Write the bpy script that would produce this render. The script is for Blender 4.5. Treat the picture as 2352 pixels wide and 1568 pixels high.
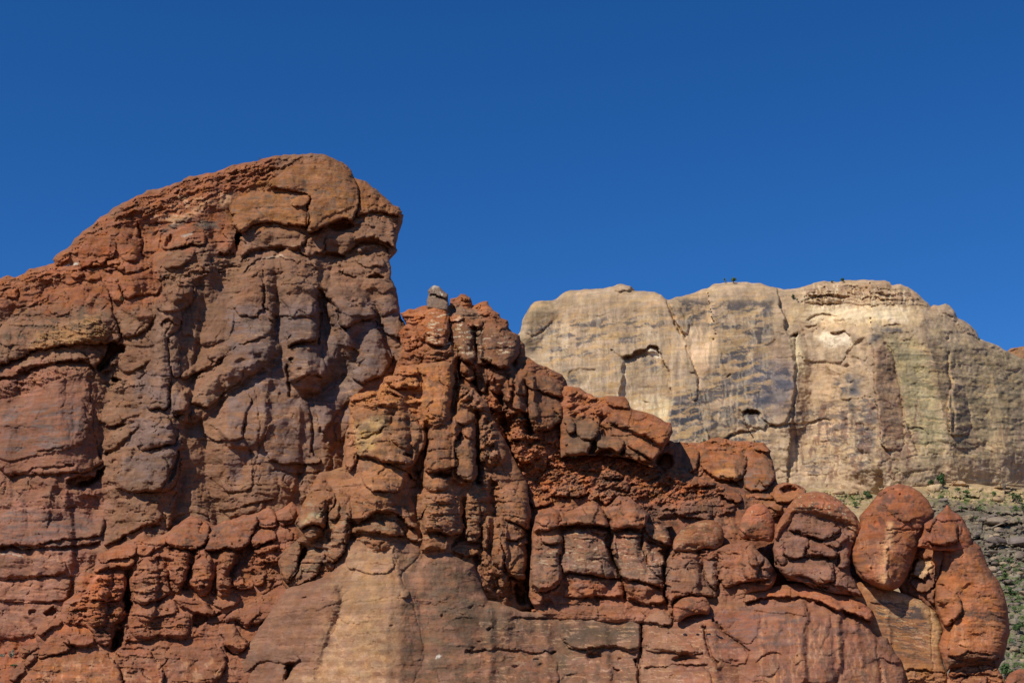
import bpy, math, random
import numpy as np

for _o in list(bpy.data.objects):
    bpy.data.objects.remove(_o, do_unlink=True)
scene = bpy.context.scene
COL = scene.collection

# ------------------------------------------------------------ camera
LENS = 50.0
PITCH = math.radians(16.0)
CAMZ = 1.7
W, H_ = 2352.0, 1568.0            # frame units used for every traced outline
FPX = LENS / 36.0 * W
cam_d = bpy.data.cameras.new("camera")
cam_d.lens = LENS; cam_d.sensor_width = 36.0
cam_d.clip_start = 0.1; cam_d.clip_end = 20000
cam = bpy.data.objects.new("camera", cam_d)
cam.location = (0, 0, CAMZ)
cam.rotation_euler = (math.radians(90) + PITCH, 0, 0)
COL.objects.link(cam)
scene.camera = cam

# ------------------------------------------------------------ light and exposure
SUN_EL = math.radians(46.0)
SUN_AZ = math.radians(42.0)      # to the left of straight behind the camera
sdir = (-math.sin(SUN_AZ) * math.cos(SUN_EL), -math.cos(SUN_AZ) * math.cos(SUN_EL), math.sin(SUN_EL))
world = bpy.data.worlds.new("World")
scene.world = world
world.use_nodes = True
wn = world.node_tree; wn.nodes.clear()
w_out = wn.nodes.new("ShaderNodeOutputWorld")
w_bg = wn.nodes.new("ShaderNodeBackground")
w_sky = wn.nodes.new("ShaderNodeTexSky")
w_sky.sky_type = 'NISHITA'; w_sky.sun_disc = False
w_sky.sun_elevation = SUN_EL
w_sky.sun_rotation = math.atan2(sdir[0], sdir[1])
w_sky.altitude = 1600; w_sky.air_density = 0.9; w_sky.dust_density = 0.0; w_sky.ozone_density = 3.0
w_hsv = wn.nodes.new("ShaderNodeHueSaturation")
w_hsv.inputs["Saturation"].default_value = SKY_SAT = 1.3
w_hsv.inputs["Hue"].default_value = 0.5
w_bg.inputs["Strength"].default_value = 0.135
wn.links.new(w_sky.outputs[0], w_hsv.inputs["Color"])
w_tint = wn.nodes.new("ShaderNodeMixRGB"); w_tint.blend_type = 'MULTIPLY'; w_tint.inputs[0].default_value = 1.0
w_tint.inputs[2].default_value = (0.565, 0.70, 0.875, 1)      # deep blue of thin, dry desert air
wn.links.new(w_hsv.outputs[0], w_tint.inputs[1])
wn.links.new(w_tint.outputs[0], w_bg.inputs[0])
wn.links.new(w_bg.outputs[0], w_out.inputs[0])
sun_d = bpy.data.lights.new("sun", 'SUN')
sun_d.energy = 4.6; sun_d.angle = math.radians(0.53); sun_d.color = (1.0, 0.96, 0.90)
sun = bpy.data.objects.new("sun", sun_d)
from mathutils import Vector
sun.rotation_euler = Vector(sdir).to_track_quat('Z', 'Y').to_euler()
sun.location = (-60, -60, 90)
COL.objects.link(sun)
scene.view_settings.view_transform = 'Standard'
scene.view_settings.look = 'None'
scene.view_settings.exposure = 0.0
scene.view_settings.gamma = 1.0

# ------------------------------------------------------------ tracing helpers
ZO = {1: (0, 500), 2: (900, 500), 3: (0, 1200), 4: (900, 1200), 5: (0, 1998), 6: (900, 1998), 7: (1900, 1998),
      8: (2996, 1998), 9: (1600, 1100), 10: (2000, 1400), 11: (2996, 1600), 12: (2000, 1050), 13: (2996, 1050)}
K0 = 2352.0 / 4096.0
K1 = 1100.0 / 2352.0 * K0

def zpt(z, pts):
    """points read in enlargement z of the survey picture -> frame units"""
    p = np.array(pts, float).reshape(-1, 2)
    if z == 0:
        return p
    ox, oy = ZO[z]
    return p * K1 + np.array([ox * K0, oy * K0])

ct, st = math.cos(PITCH), math.sin(PITCH)
def rays(x, y):
    cx = (x - W / 2) / FPX; cy = (H_ / 2 - y) / FPX
    dy = ct - cy * st; dz = st + cy * ct
    return cx / dy, dz / dy
def world_pt(x, y, Y):
    rx, rz = rays(x, y)
    return np.stack([rx * Y, Y, CAMZ + rz * Y], -1)

def lin(c):
    c = np.array(c, float) / 255.0
    return np.where(c <= 0.04045, c / 12.92, ((c + 0.055) / 1.055) ** 2.4)

# ------------------------------------------------------------ noise
_rs = np.random.RandomState(7)
_TAB = _rs.rand(256, 256)
_ANG = _rs.rand(256, 256) * 2 * np.pi
_GX, _GY = np.cos(_ANG), np.sin(_ANG)
def gnoise(x, y, seed=0):
    x = x + seed * 17.31; y = y + seed * 9.77
    xi = np.floor(x).astype(int); yi = np.floor(y).astype(int)
    fx = x - xi; fy = y - yi
    u = fx * fx * fx * (fx * (fx * 6 - 15) + 10); v = fy * fy * fy * (fy * (fy * 6 - 15) + 10)
    x0 = xi & 255; x1 = (xi + 1) & 255; y0 = yi & 255; y1 = (yi + 1) & 255
    a = _GX[y0, x0] * fx + _GY[y0, x0] * fy
    b = _GX[y0, x1] * (fx - 1) + _GY[y0, x1] * fy
    c = _GX[y1, x0] * fx + _GY[y1, x0] * (fy - 1)
    d = _GX[y1, x1] * (fx - 1) + _GY[y1, x1] * (fy - 1)
    return (a * (1 - u) + b * u) * (1 - v) + (c * (1 - u) + d * u) * v
def fbm(x, y, oct=4, seed=0, gain=0.5):
    s = 0; a = 1.0
    for i in range(oct):
        s = s + a * gnoise(x, y, seed + i * 3.1)
        x = x * 2.03 + 5.2; y = y * 2.03 + 1.3; a *= gain
    return s
def sstep(a, b, x):
    t = np.clip((x - a) / (b - a), 0, 1)
    return t * t * (3 - 2 * t)
def prof(t):
    t = np.clip(t, 0, 1)
    return np.sqrt(np.maximum(0, 1 - (1 - t) ** 2))

def voronoi(x, y, seed):
    """jittered-brick cells of unit size: F1, F2, cell random number"""
    xi = np.floor(x).astype(int); yi = np.floor(y).astype(int)
    f1 = np.full(x.shape, 9.0); f2 = np.full(x.shape, 9.0); rid = np.zeros(x.shape)
    for j in (-1, 0, 1):
        for i in (-2, -1, 0, 1, 2):
            cx = xi + i; cy = yi + j
            a = (cx * 7 + seed * 13) & 255; b = (cy * 11 + seed * 29) & 255
            r1 = _TAB[b, a]; r2 = _TAB[a, b]
            px = cx + 0.5 + 0.9 * (r1 - 0.5) + 0.5 * (cy & 1); py = cy + 0.5 + 0.7 * (r2 - 0.5)
            d = np.sqrt((x - px) ** 2 + (y - py) ** 2)
            near = d < f1
            f2 = np.where(near, f1, np.minimum(f2, d))
            rid = np.where(near, _TAB[(b + 37) & 255, (a + 91) & 255], rid)
            f1 = np.where(near, d, f1)
    return f1, f2, rid

def facets(x, y, seed):
    """broken planar faces: each cell its own offset and slope"""
    xi = np.floor(x).astype(int); yi = np.floor(y).astype(int)
    f1 = np.full(x.shape, 9.0); h = np.zeros(x.shape)
    for j in (-1, 0, 1):
        for i in (-1, 0, 1):
            cx = xi + i; cy = yi + j
            a = (cx * 5 + seed * 31) & 255; b = (cy * 9 + seed * 17) & 255
            px = cx + 0.1 + 0.8 * _TAB[b, a]; py = cy + 0.1 + 0.8 * _TAB[a, b]
            d = np.hypot(x - px, y - py)
            hh = (_TAB[(a + 71) & 255, b] - 0.5) * 0.9 + (_TAB[b, (a + 13) & 255] - 0.5) * 1.8 * (x - px) + (_TAB[(b + 5) & 255, (a + 43) & 255] - 0.3) * 1.8 * (y - py)
            near = d < f1
            h = np.where(near, hh, h); f1 = np.where(near, d, f1)
    return h

def inside(px, py, poly):
    r = np.zeros(px.shape, bool)
    n = len(poly)
    for i in range(n):
        x0, y0 = poly[i]; x1, y1 = poly[(i + 1) % n]
        if y0 == y1: continue
        c = (y0 > py) != (y1 > py)
        r ^= c & (px < (x1 - x0) * (py - y0) / (y1 - y0) + x0)
    return r
def segd(px, py, a, b):
    ax, ay = a; bx, by = b
    dx, dy = bx - ax, by - ay
    L = dx * dx + dy * dy + 1e-9
    t = np.clip(((px - ax) * dx + (py - ay) * dy) / L, 0, 1)
    qx = ax + t * dx; qy = ay + t * dy
    return np.hypot(px - qx, py - qy), qx, qy, t
def sdf(px, py, poly, closed=True):
    d = np.full(px.shape, 1e9)
    n = len(poly)
    for i in range(n if closed else n - 1):
        d = np.minimum(d, segd(px, py, poly[i], poly[(i + 1) % n])[0])
    if closed:
        d = np.where(inside(px, py, poly), d, -d)
    return d

def smooth_poly(p, it=1, closed=True):
    """one round of corner cutting, so traced corners are not razor sharp"""
    for _ in range(it):
        q = np.roll(p, -1, 0) if closed else p[1:]
        a = p if closed else p[:-1]
        m = np.empty((len(a) * 2, 2))
        m[0::2] = a * 0.78 + q * 0.22; m[1::2] = a * 0.22 + q * 0.78
        if not closed:
            m = np.vstack([p[:1], m, p[-1:]])
        p = m
    return p

def tps(pl):
    """smooth 1/Y over the frame through surveyed distances (x, y, Y)"""
    pl = np.array(pl, float)
    P = pl[:, :2] / 1000.0; v = 1.0 / pl[:, 2]
    A = np.c_[np.ones(len(P)), P]
    n = len(P)
    if n == 1:
        return lambda x, y: np.full(np.shape(x), v[0])
    if n <= 3:
        c, *_ = np.linalg.lstsq(A, v, rcond=None)
        return lambda x, y: c[0] + c[1] * x / 1000 + c[2] * y / 1000
    def U(r2): return 0.5 * r2 * np.log(r2 + 1e-12)
    r2 = ((P[:, None] - P[None]) ** 2).sum(-1)
    M = np.zeros((n + 3, n + 3)); M[:n, :n] = U(r2) + 1e-4 * np.eye(n); M[:n, n:] = A; M[n:, :n] = A.T
    sol = np.linalg.solve(M, np.r_[v, 0, 0, 0])
    def f(x, y):
        x = np.asarray(x, float) / 1000; y = np.asarray(y, float) / 1000
        o = sol[n] + sol[n + 1] * x + sol[n + 2] * y
        for i in range(n):
            o = o + sol[i] * U((x - P[i, 0]) ** 2 + (y - P[i, 1]) ** 2)
        return o
    return f

# ------------------------------------------------------------ bookkeeping of objects
def tag(o, label=None, cat=None, group=None, kind=None):
    if label: o['label'] = label
    if cat: o['category'] = cat
    if group: o['group'] = group
    if kind: o['kind'] = kind
    return o
def empty(name, loc):
    o = bpy.data.objects.new(name, None)
    o.location = loc; o.empty_display_size = 1.0
    COL.objects.link(o)
    return o
def mesh_obj(name, V, F, mats, parent=None, origin=(0, 0, 0), cols=None, mi=None, smooth=True):
    me = bpy.data.meshes.new(name)
    V = np.asarray(V, float) - np.asarray(origin, float)
    if isinstance(F, np.ndarray):
        k = F.shape[1]
        me.vertices.add(len(V)); me.vertices.foreach_set("co", V.astype(np.float32).ravel())
        me.loops.add(F.size); me.loops.foreach_set("vertex_index", F.astype(np.int32).ravel())
        me.polygons.add(len(F)); me.polygons.foreach_set("loop_start", np.arange(0, F.size, k, dtype=np.int32))
        me.update(calc_edges=True)
    else:
        me.from_pydata([tuple(v) for v in V], [], F)
    if smooth:
        me.polygons.foreach_set("use_smooth", np.ones(len(me.polygons), bool))
    for m in mats: me.materials.append(m)
    if mi is not None: me.polygons.foreach_set("material_index", np.asarray(mi, np.int32))
    if cols is not None:
        a = me.color_attributes.new("stone", 'FLOAT_COLOR', 'POINT')
        c = np.ones((len(V), 4), np.float32); c[:, :3] = cols
        a.data.foreach_set("color", c.ravel())
    me.validate()
    o = bpy.data.objects.new(name, me)
    COL.objects.link(o)
    if parent is not None:
        o.parent = parent
    else:
        o.location = origin
    return o

# ------------------------------------------------------------ materials
def rock_material(name, strata=1.0, streak=0.3, bump=0.06, scale=1.0, fleck=0.3, contrast=1.0):
    m = bpy.data.materials.new(name); m.use_nodes = True
    nt = m.node_tree; N = nt.nodes; L = nt.links
    bs = N["Principled BSDF"]
    bs.inputs["Roughness"].default_value = 0.92
    bs.inputs["Specular IOR Level"].default_value = 0.12
    at = N.new("ShaderNodeAttribute"); at.attribute_name = "stone"
    geo = N.new("ShaderNodeNewGeometry")
    def noise(sx, sy, sz, sc, det=6, rough=0.6, dist=0.0):
        mp = N.new("ShaderNodeMapping"); mp.inputs["Scale"].default_value = (sx, sy, sz)
        L.new(geo.outputs["Position"], mp.inputs["Vector"])
        n = N.new("ShaderNodeTexNoise"); n.inputs["Scale"].default_value = sc * scale
        n.inputs["Detail"].default_value = det; n.inputs["Roughness"].default_value = rough
        n.inputs["Distortion"].default_value = dist
        L.new(mp.outputs[0], n.inputs["Vector"])
        return n.outputs["Fac"]
    def maprange(src, a, b, c, d):
        r = N.new("ShaderNodeMapRange")
        r.inputs["From Min"].default_value = a; r.inputs["From Max"].default_value = b
        r.inputs["To Min"].default_value = c; r.inputs["To Max"].default_value = d
        L.new(src, r.inputs["Value"])
        return r.outputs[0]
    def math_(op, a, b):
        r = N.new("ShaderNodeMath"); r.operation = op
        for k, v in enumerate((a, b)):
            if isinstance(v, (int, float)): r.inputs[k].default_value = v
            else: L.new(v, r.inputs[k])
        return r.outputs[0]
    big = maprange(noise(1, 1, 1.3, 0.22, 5), 0.3, 0.7, 1 - 0.17 * contrast, 1 + 0.17 * contrast)
    med = maprange(noise(1, 1, 1, 1.6, 7, 0.68), 0.3, 0.7, 1 - 0.2 * contrast, 1 + 0.2 * contrast)
    fine = maprange(noise(1, 1, 1.6, 9.0, 5, 0.7), 0.3, 0.7, 1 - 0.16 * contrast, 1 + 0.16 * contrast)
    layer_n = noise(0.16, 0.16, 2.6, 1.0, 7, 0.62, 0.25)
    layer = maprange(layer_n, 0.3, 0.7, 1 - 0.24 * strata, 1 + 0.24 * strata)
    drip = maprange(noise(1.6, 1.6, 0.11, 1.0, 6, 0.65), 0.35, 0.65, 1 - 0.2 * streak, 1 + 0.2 * streak)
    v = math_('MULTIPLY', math_('MULTIPLY', big, med), math_('MULTIPLY', math_('MULTIPLY', fine, layer), drip))
    mul = N.new("ShaderNodeVectorMath"); mul.operation = 'SCALE'
    L.new(at.outputs["Color"], mul.inputs[0]); L.new(v, mul.inputs["Scale"])
    # warm / cool drift of the stone itself
    hue = N.new("ShaderNodeHueSaturation")
    L.new(maprange(noise(1, 1, 2.2, 0.55, 5), 0.3, 0.7, 0.495, 0.506), hue.inputs["Hue"])
    L.new(maprange(noise(1.2, 1, 1.6, 0.9, 5), 0.3, 0.7, 0.9, 1.06), hue.inputs["Saturation"])
    L.new(mul.outputs[0], hue.inputs["Color"])
    # thin pale mineral seams and chips following the bedding
    fl = maprange(noise(0.9, 0.9, 7.0, 0.9, 3, 0.5, 0.4), 0.69, 0.75, 0.0, fleck)
    mix = N.new("ShaderNodeMixRGB"); L.new(fl, mix.inputs[0]); L.new(hue.outputs[0], mix.inputs[1])
    mix.inputs[2].default_value = (0.44, 0.35, 0.27, 1)
    L.new(mix.outputs[0], bs.inputs["Base Color"])
    hsum = math_('ADD', math_('MULTIPLY', noise(1, 1, 1.4, 5.0, 8, 0.65), 1.0), math_('MULTIPLY', layer_n, 0.8 * strata))
    hsum = math_('ADD', hsum, math_('MULTIPLY', noise(1, 1, 1.6, 1.3, 6, 0.6), 1.0))
    bp = N.new("ShaderNodeBump"); bp.inputs["Strength"].default_value = 0.5; bp.inputs["Distance"].default_value = bump
    L.new(hsum, bp.inputs["Height"]); L.new(bp.outputs[0], bs.inputs["Normal"])
    return m

GAIN = 1.10     # sunlit picture value of a surface of albedo 1 under this sun and sky
RED = rock_material("red_sandstone", 1.0, 0.25, 0.10, 1.0, 0.25)
PALE = rock_material("pale_sandstone", 0.8, 0.9, 0.14, 0.3, 0.2, 0.7)
GREY = rock_material("grey_ledge_stone", 1.2, 0.2, 0.35, 0.4, 0.2)

# ------------------------------------------------------------ a mass of rock
BODIES = {}
def tone(c, sat=0.89, mul=(1.02, 1.0, 0.82)):
    g = (c * np.array([0.3, 0.5, 0.2])).sum(-1, keepdims=True)
    return (g + (c - g) * sat) * np.array(mul)
def parse(text):
    out = []
    for ln in text.strip().splitlines():
        ln = ln.strip()
        if not ln or ln[0] == '#': continue
        head, pts = ln.split('|')
        part = None
        if '=' in head:
            head, part = head.split('='); part = part.strip()
        h = head.split()
        out.append((h[0], int(h[1]), [float(v) for v in h[2:]], [float(v) for v in pts.replace(',', ' ').split()], part))
    return out

LS = 2.1
class Body: pass

def relief(key, outline, pl, feats, base_col, edge=(26, 22), sp=2.0, seed=1, noise=(10, 5, 1.6), terr=2.5,
           strata=3.0, rim=2.2, wob=2.2, back=None, skirt=12.0, tintvar=0.10, facet=7.0, bed=4.0, flute=10.0, ls=LS, jag=5.0, far=False):
    """Builds the solid surface of one rock mass inside a surveyed outline (frame units); returns a Body with world vertices."""
    outl = np.array(outline, float)
    # natural raggedness of the outline
    seg = []
    n = len(outl)
    for i in range(n):
        a, b = outl[i], outl[(i + 1) % n]
        m = max(1, int(np.hypot(*(b - a)) / 4))
        for t in range(m): seg.append(a + (b - a) * t / m)
    outl = np.array(seg)
    outl = outl + rim * np.stack([fbm(outl[:, 0] / 22, outl[:, 1] / 22, 3, seed + 40), fbm(outl[:, 0] / 22, outl[:, 1] / 22, 3, seed + 50)], -1) * 1.6
    x0, y0 = outl.min(0) - 2 * sp; x1, y1 = outl.max(0) + 2 * sp
    gx = np.arange(x0, x1 + sp, sp); gy = np.arange(y0, y1 + sp, sp)
    X, Yp = np.meshgrid(gx, gy)
    ins = np.zeros(X.shape, bool)
    nx, ny = len(gx), len(gy)
    # scanline inside test
    A = outl; B = np.roll(outl, -1, 0)
    for r in range(ny):
        yy = gy[r]
        c = (A[:, 1] > yy) != (B[:, 1] > yy)
        if not c.any(): continue
        xs = np.sort(A[c, 0] + (yy - A[c, 1]) * (B[c, 0] - A[c, 0]) / (B[c, 1] - A[c, 1]))
        for k in range(0, len(xs) - 1, 2):
            ins[r, (gx > xs[k]) & (gx < xs[k + 1])] = True
    er, ed = edge
    D = np.full(X.shape, float(er) + 1); QX = X.copy(); QY = Yp.copy()
    D[:] = 1e6
    pad = er + 3 * sp
    for i in range(len(A)):
        xa, xb = min(A[i, 0], B[i, 0]) - pad, max(A[i, 0], B[i, 0]) + pad
        ya, yb = min(A[i, 1], B[i, 1]) - pad, max(A[i, 1], B[i, 1]) + pad
        i0 = max(0, int((xa - x0) / sp)); i1 = min(nx, int((xb - x0) / sp) + 2)
        j0 = max(0, int((ya - y0) / sp)); j1 = min(ny, int((yb - y0) / sp) + 2)
        s = (slice(j0, j1), slice(i0, i1))
        d, qx, qy, _ = segd(X[s], Yp[s], A[i], B[i])
        m = d < D[s]
        D[s] = np.where(m, d, D[s]); QX[s] = np.where(m, qx, QX[s]); QY[s] = np.where(m, qy, QY[s])
    din = np.where(ins, D, 0.0)
    # keep cells with a corner inside, pull their outer corners to the outline
    cell = ins[:-1, :-1] | ins[1:, :-1] | ins[:-1, 1:] | ins[1:, 1:]
    used = np.zeros(X.shape, bool)
    used[:-1, :-1] |= cell; used[1:, :-1] |= cell; used[:-1, 1:] |= cell; used[1:, 1:] |= cell
    snap = used & ~ins
    X = np.where(snap, QX, X); Yp = np.where(snap, QY, Yp)
    # warped coordinates make traced joints wander
    wx = X + wob * (1.4 * fbm(X / 34, Yp / 34, 3, seed + 1) + 0.5 * gnoise(X / 9, Yp / 9, seed + 2))
    wy = Yp + wob * (1.4 * fbm(X / 34, Yp / 34, 3, seed + 5) + 0.5 * gnoise(X / 9, Yp / 9, seed + 6))
    # broken edges: joints jog in small straight steps
    _, _, j1 = voronoi(X / 17 + 3, Yp / 12, seed + 71); _, _, j2 = voronoi(X / 14, Yp / 16 + 7, seed + 73)
    wx = wx + jag * (j1 - 0.5); wy = wy + jag * 0.8 * (j2 - 0.5)
    Hh = np.zeros(X.shape)
    P = np.zeros(X.shape, int); pnames = [None]
    C = np.ones(X.shape + (3,)) * lin(base_col)
    rough = np.ones(X.shape)
    rng = random.Random(seed * 101)
    def window(pts, pad):
        a = pts.min(0) - pad; b = pts.max(0) + pad
        i0 = max(0, int((a[0] - x0) / sp)); i1 = min(nx, int((b[0] - x0) / sp) + 2)
        j0 = max(0, int((a[1] - y0) / sp)); j1 = min(ny, int((b[1] - y0) / sp) + 2)
        return slice(j0, max(j0, j1)), slice(i0, max(i0, i1))
    for fi, (k, z, a, pts, part) in enumerate(parse(feats)):
        p = zpt(z, pts)
        if k == 'b':            # block: lift, rounding radius, joint depth [, gx, gy]
            lift, r, cr = a[:3]
            gx_, gy_ = (a[3:] + [0, 0])[:2]
            q = smooth_poly(p)
            s = window(q, 10 + wob * 2)
            if X[s].size == 0: continue
            d = sdf(wx[s], wy[s], q)
            r = r * 1.0
            c = q.mean(0)
            ext = max(q[:, 1].max() - q[:, 1].min(), 1.0); exx = max(q[:, 0].max() - q[:, 0].min(), 1.0)
            sy_ = np.clip((wy[s] - q[:, 1].min()) / ext, 0, 1); sx_ = np.clip((wx[s] - q[:, 0].min()) / exx, 0, 1)
            # the weathered upper edge eases out of the wall, the lower and far edges break off sharply
            re = r * (rng.uniform(0.32, 0.9) + 0.8 * (1 - sy_) ** 1.5 + 0.2 * (1 - sx_))
            pw = rng.uniform(2.3, 5.0)
            w = (1 - (1 - np.clip(d / re, 0, 1)) ** pw) ** (1 / pw)
            tilt = gx_ * (wx[s] - c[0]) + gy_ * (wy[s] - c[1])
            lf = ls * lift * (0.36 + 0.74 * sy_ + 0.16 * sx_)
            Hh[s] += (lf + tilt) * w
            if cr:
                cv = sstep(0.28, 0.75, 0.55 * sy_ + 0.45 * sx_) * np.clip(0.65 + 1.5 * gnoise(wx[s] / 24, wy[s] / 24, seed + fi) + 0.5 * (sy_ - 0.5), 0, 1.6)
                Hh[s] -= cr * 1.5 * cv * np.exp(-(d / (1.3 + 0.9 * cv)) ** 2)
            t = 1 + tintvar * rng.uniform(-1, 1); t2 = tintvar * 0.5 * rng.uniform(-1, 1)
            ww = sstep(-1, 3, d)[..., None]
            C[s] *= 1 + ww * (np.array([t + t2, t, t - t2]) - 1)
            if part:
                pnames.append(part); P[s] = np.where(d > 0, len(pnames) - 1, P[s])
        elif k == 'c':          # joint or crack: depth, half width (negative depth = rib)
            dep, wd = a[:2]
            if dep >= 9: dep *= 2.0
            q = smooth_poly(p, 1, False)
            s = window(q, wd * 3 + wob * 2 + 4)
            if X[s].size == 0: continue
            d = sdf(wx[s], wy[s], q, False)
            Hh[s] -= dep * np.exp(-(d / wd) ** 2)
        elif k == 'm':          # rib (or gully, negative): height, width on the left, width on the right, 1 = angular 2 = round
            amp, wl, wr, pwr = a[:4]
            q = smooth_poly(p, 2, False)
            s = window(q, max(wl, wr) + wob * 2 + 4)
            if X[s].size == 0: continue
            dm = np.full(X[s].shape, 1e9); sg = np.ones(X[s].shape)
            for i in range(len(q) - 1):
                dd, qx, qy, _ = segd(wx[s], wy[s], q[i], q[i + 1])
                cr_ = (q[i + 1, 0] - q[i, 0]) * (wy[s] - q[i, 1]) - (q[i + 1, 1] - q[i, 1]) * (wx[s] - q[i, 0])
                mm = dd < dm
                dm = np.where(mm, dd, dm); sg = np.where(mm, cr_, sg)
            wv = np.clip(1 - dm / np.where(sg > 0, wl, wr), 0, 1)
            Hh[s] += amp * (wv if pwr < 1.5 else np.sqrt(1 - (1 - wv) ** 2) * sstep(0, 0.25, wv))
        elif k == 'u':          # overhang: depth, height; rock under the line is cut back
            dep, hh = a[:2]
            q = p[np.argsort(p[:, 0])]
            s = window(q, hh * 4 + 6)
            if X[s].size == 0: continue
            yl = np.interp(wx[s], q[:, 0], q[:, 1]) + 2.0 * fbm(wx[s] / 14, wy[s] / 60, 3, seed + fi)
            dy = wy[s] - yl
            ends = sstep(0, 10, wx[s] - q[0, 0]) * sstep(0, 10, q[-1, 0] - wx[s])
            vary = 0.75 + 0.7 * gnoise(wx[s] / 30, wy[s] * 0 + fi, seed + 11)
            Hh[s] -= ends * vary * 1.8 * dep * np.where(dy > 0, np.exp(-(dy / hh) ** 2) * sstep(0, 2.2, dy), 0)
            Hh[s] += ends * vary * dep * 0.25 * np.where(dy <= 0, np.exp(dy / (hh * 1.2)), 0) * sstep(2.2, 0, dy)
        elif k == 'p':          # hollows: depth, rx, ry at several points
            dep, rx, ry = a[:3]
            rx *= K1 if z else 1; ry *= K1 if z else 1
            for c in p:
                s = window(c[None], max(rx, ry) * 2.2 + wob * 2)
                if X[s].size == 0: continue
                e = ((wx[s] - c[0]) / rx) ** 2 + ((wy[s] - c[1]) / ry) ** 2
                Hh[s] -= dep * np.exp(-e ** 1.7)
        elif k == 'h':          # deep recess with a sharp rim: depth, softness
            dep, soft = a[:2]
            q = smooth_poly(p)
            s = window(q, 6 + wob * 2)
            if X[s].size == 0: continue
            d = sdf(wx[s], wy[s], q)
            Hh[s] -= (1.25 if dep < 14 else 2.0) * dep * sstep(-0.5, soft, d)
        elif k == 'r':          # field of rounded small blocks: cell w, cell h, lift [, shear, tint]
            cw, ch, lift = a[:3]; lift *= 1.3; shear = a[3] if len(a) > 3 else 0.0
            s = window(p, 8)
            if X[s].size == 0: continue
            d = sdf(wx[s], wy[s], p)
            w = sstep(-2, 10, d)
            ux = wx[s] + 5 * fbm(X[s] / 26, Yp[s] / 26, 3, seed + fi); uy = wy[s] + 5 * fbm(X[s] / 26, Yp[s] / 26, 3, seed + fi + 9) + shear * (X[s] - p[0, 0])
            f1, f2, rid = voronoi(ux / cw, uy / ch, seed + fi)
            g1, g2, rid2 = voronoi(ux / (cw * 0.45), uy / (ch * 0.5), seed + fi + 3)
            e = np.clip((f2 - f1) / 0.34, 0, 1); e2 = np.clip((g2 - g1) / 0.3, 0, 1)
            p3 = lambda q_: (1 - (1 - q_) ** 3) ** (1 / 3)
            fcl = facets(ux / cw, uy / ch, seed + fi + 5); fcl2 = facets(ux / (cw * 0.4), uy / (ch * 0.5), seed + fi + 6)
            hh = lift * (0.9 * p3(e) * (0.5 + 0.5 * rid) + 1.5 * (rid - 0.5) + 0.8 * fcl) + 0.55 * lift * (0.8 * p3(e2) * (0.4 + 0.6 * rid2) + 1.1 * (rid2 - 0.5) + 0.6 * fcl2)
            Hh[s] += w * (hh - lift * 0.5)
            C[s] *= (1 + w * ((rid - 0.5) * 0.22 + (rid2 - 0.5) * 0.16))[..., None]
        elif k == 'C':          # stone colour zone, in places painted shade: r g b strength feather
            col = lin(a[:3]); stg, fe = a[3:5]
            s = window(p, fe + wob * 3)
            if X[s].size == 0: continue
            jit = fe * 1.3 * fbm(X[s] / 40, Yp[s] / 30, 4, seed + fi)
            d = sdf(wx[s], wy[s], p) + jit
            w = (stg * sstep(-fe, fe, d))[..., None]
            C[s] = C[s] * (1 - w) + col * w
        elif k == 'V':          # patchy stain, under the domed cap painted shade: r g b strength sx sy threshold [shear]
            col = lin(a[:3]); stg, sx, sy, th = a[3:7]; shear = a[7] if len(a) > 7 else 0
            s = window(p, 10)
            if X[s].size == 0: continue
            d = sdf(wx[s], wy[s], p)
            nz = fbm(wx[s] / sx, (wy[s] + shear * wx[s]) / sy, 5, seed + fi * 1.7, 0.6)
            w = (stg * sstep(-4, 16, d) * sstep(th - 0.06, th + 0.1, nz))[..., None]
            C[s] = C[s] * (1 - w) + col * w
        elif k == 'S':          # smoothing of the general weathering noise
            s = window(p, 10)
            if X[s].size == 0: continue
            d = sdf(wx[s], wy[s], p)
            rough[s] += (a[0] - rough[s]) * sstep(-8, 20, d)
    # weathering: swells, spalled steps, bedding
    n1, n2, n3 = noise
    Hh += 2.2 * n1 * fbm(X / 170, Yp / 150, 3, seed + 20)
    t = fbm(wx / 60, wy / 48, 4, seed + 21)
    Hh += rough * 1.7 * n2 * t
    tt = t * 5 + fbm(X / 30, Yp / 30, 3, seed + 25) * 0.8
    fl = np.floor(tt); fr = tt - fl
    Hh += rough * terr * (fl + sstep(0.0, 0.16, fr) - tt) 
    fx_ = wx + 9 * fbm(X / 40, Yp / 40, 3, seed + 31); fy_ = wy + 9 * fbm(X / 40, Yp / 40, 3, seed + 32)
    fm = sstep(-0.25, 0.35, fbm(X / 120, Yp / 120, 3, seed + 33))
    fm2 = sstep(-0.05, 0.4, fbm(X / 70, Yp / 70, 3, seed + 34))
    Hh += rough * facet * (fm * facets(fx_ / 85, fy_ / 60, seed) * 1.1 + fm2 * facets(fx_ / 34, fy_ / 20, seed + 3) * 0.6 + (1 - fm) * facets(fx_ / 15, fy_ / 9, seed + 4) * 0.2)
    sy = wy + 10 * fbm(X / 160, Yp / 160, 2, seed + 22)
    sn = fbm(X / 150, sy / 11, 4, seed + 23, 0.6)
    Hh += rough * strata * (0.8 * np.abs(sn) + 2.4 * np.abs(gnoise(wx / 105, sy / 16, seed + 26)))
    # upright flutes between rounded buttresses
    Hh += rough * flute * (2.0 * np.abs(gnoise(wx / 62 + 0.12 * gnoise(X / 90, Yp / 40, seed + 28), wy / 190, seed + 27)) + 0.9 * np.abs(gnoise(wx / 27, wy / 75, seed + 29)))
    # bedding planes: thin courses that stand out or weather back, with short upright joints and solution pits
    bx = wx + 5 * gnoise(X / 23, Yp / 23, seed + 61); by = wy + 7 * fbm(X / 130, Yp / 90, 3, seed + 62) + 0.06 * X * gnoise(X / 700, Yp / 700, seed + 60)
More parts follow.
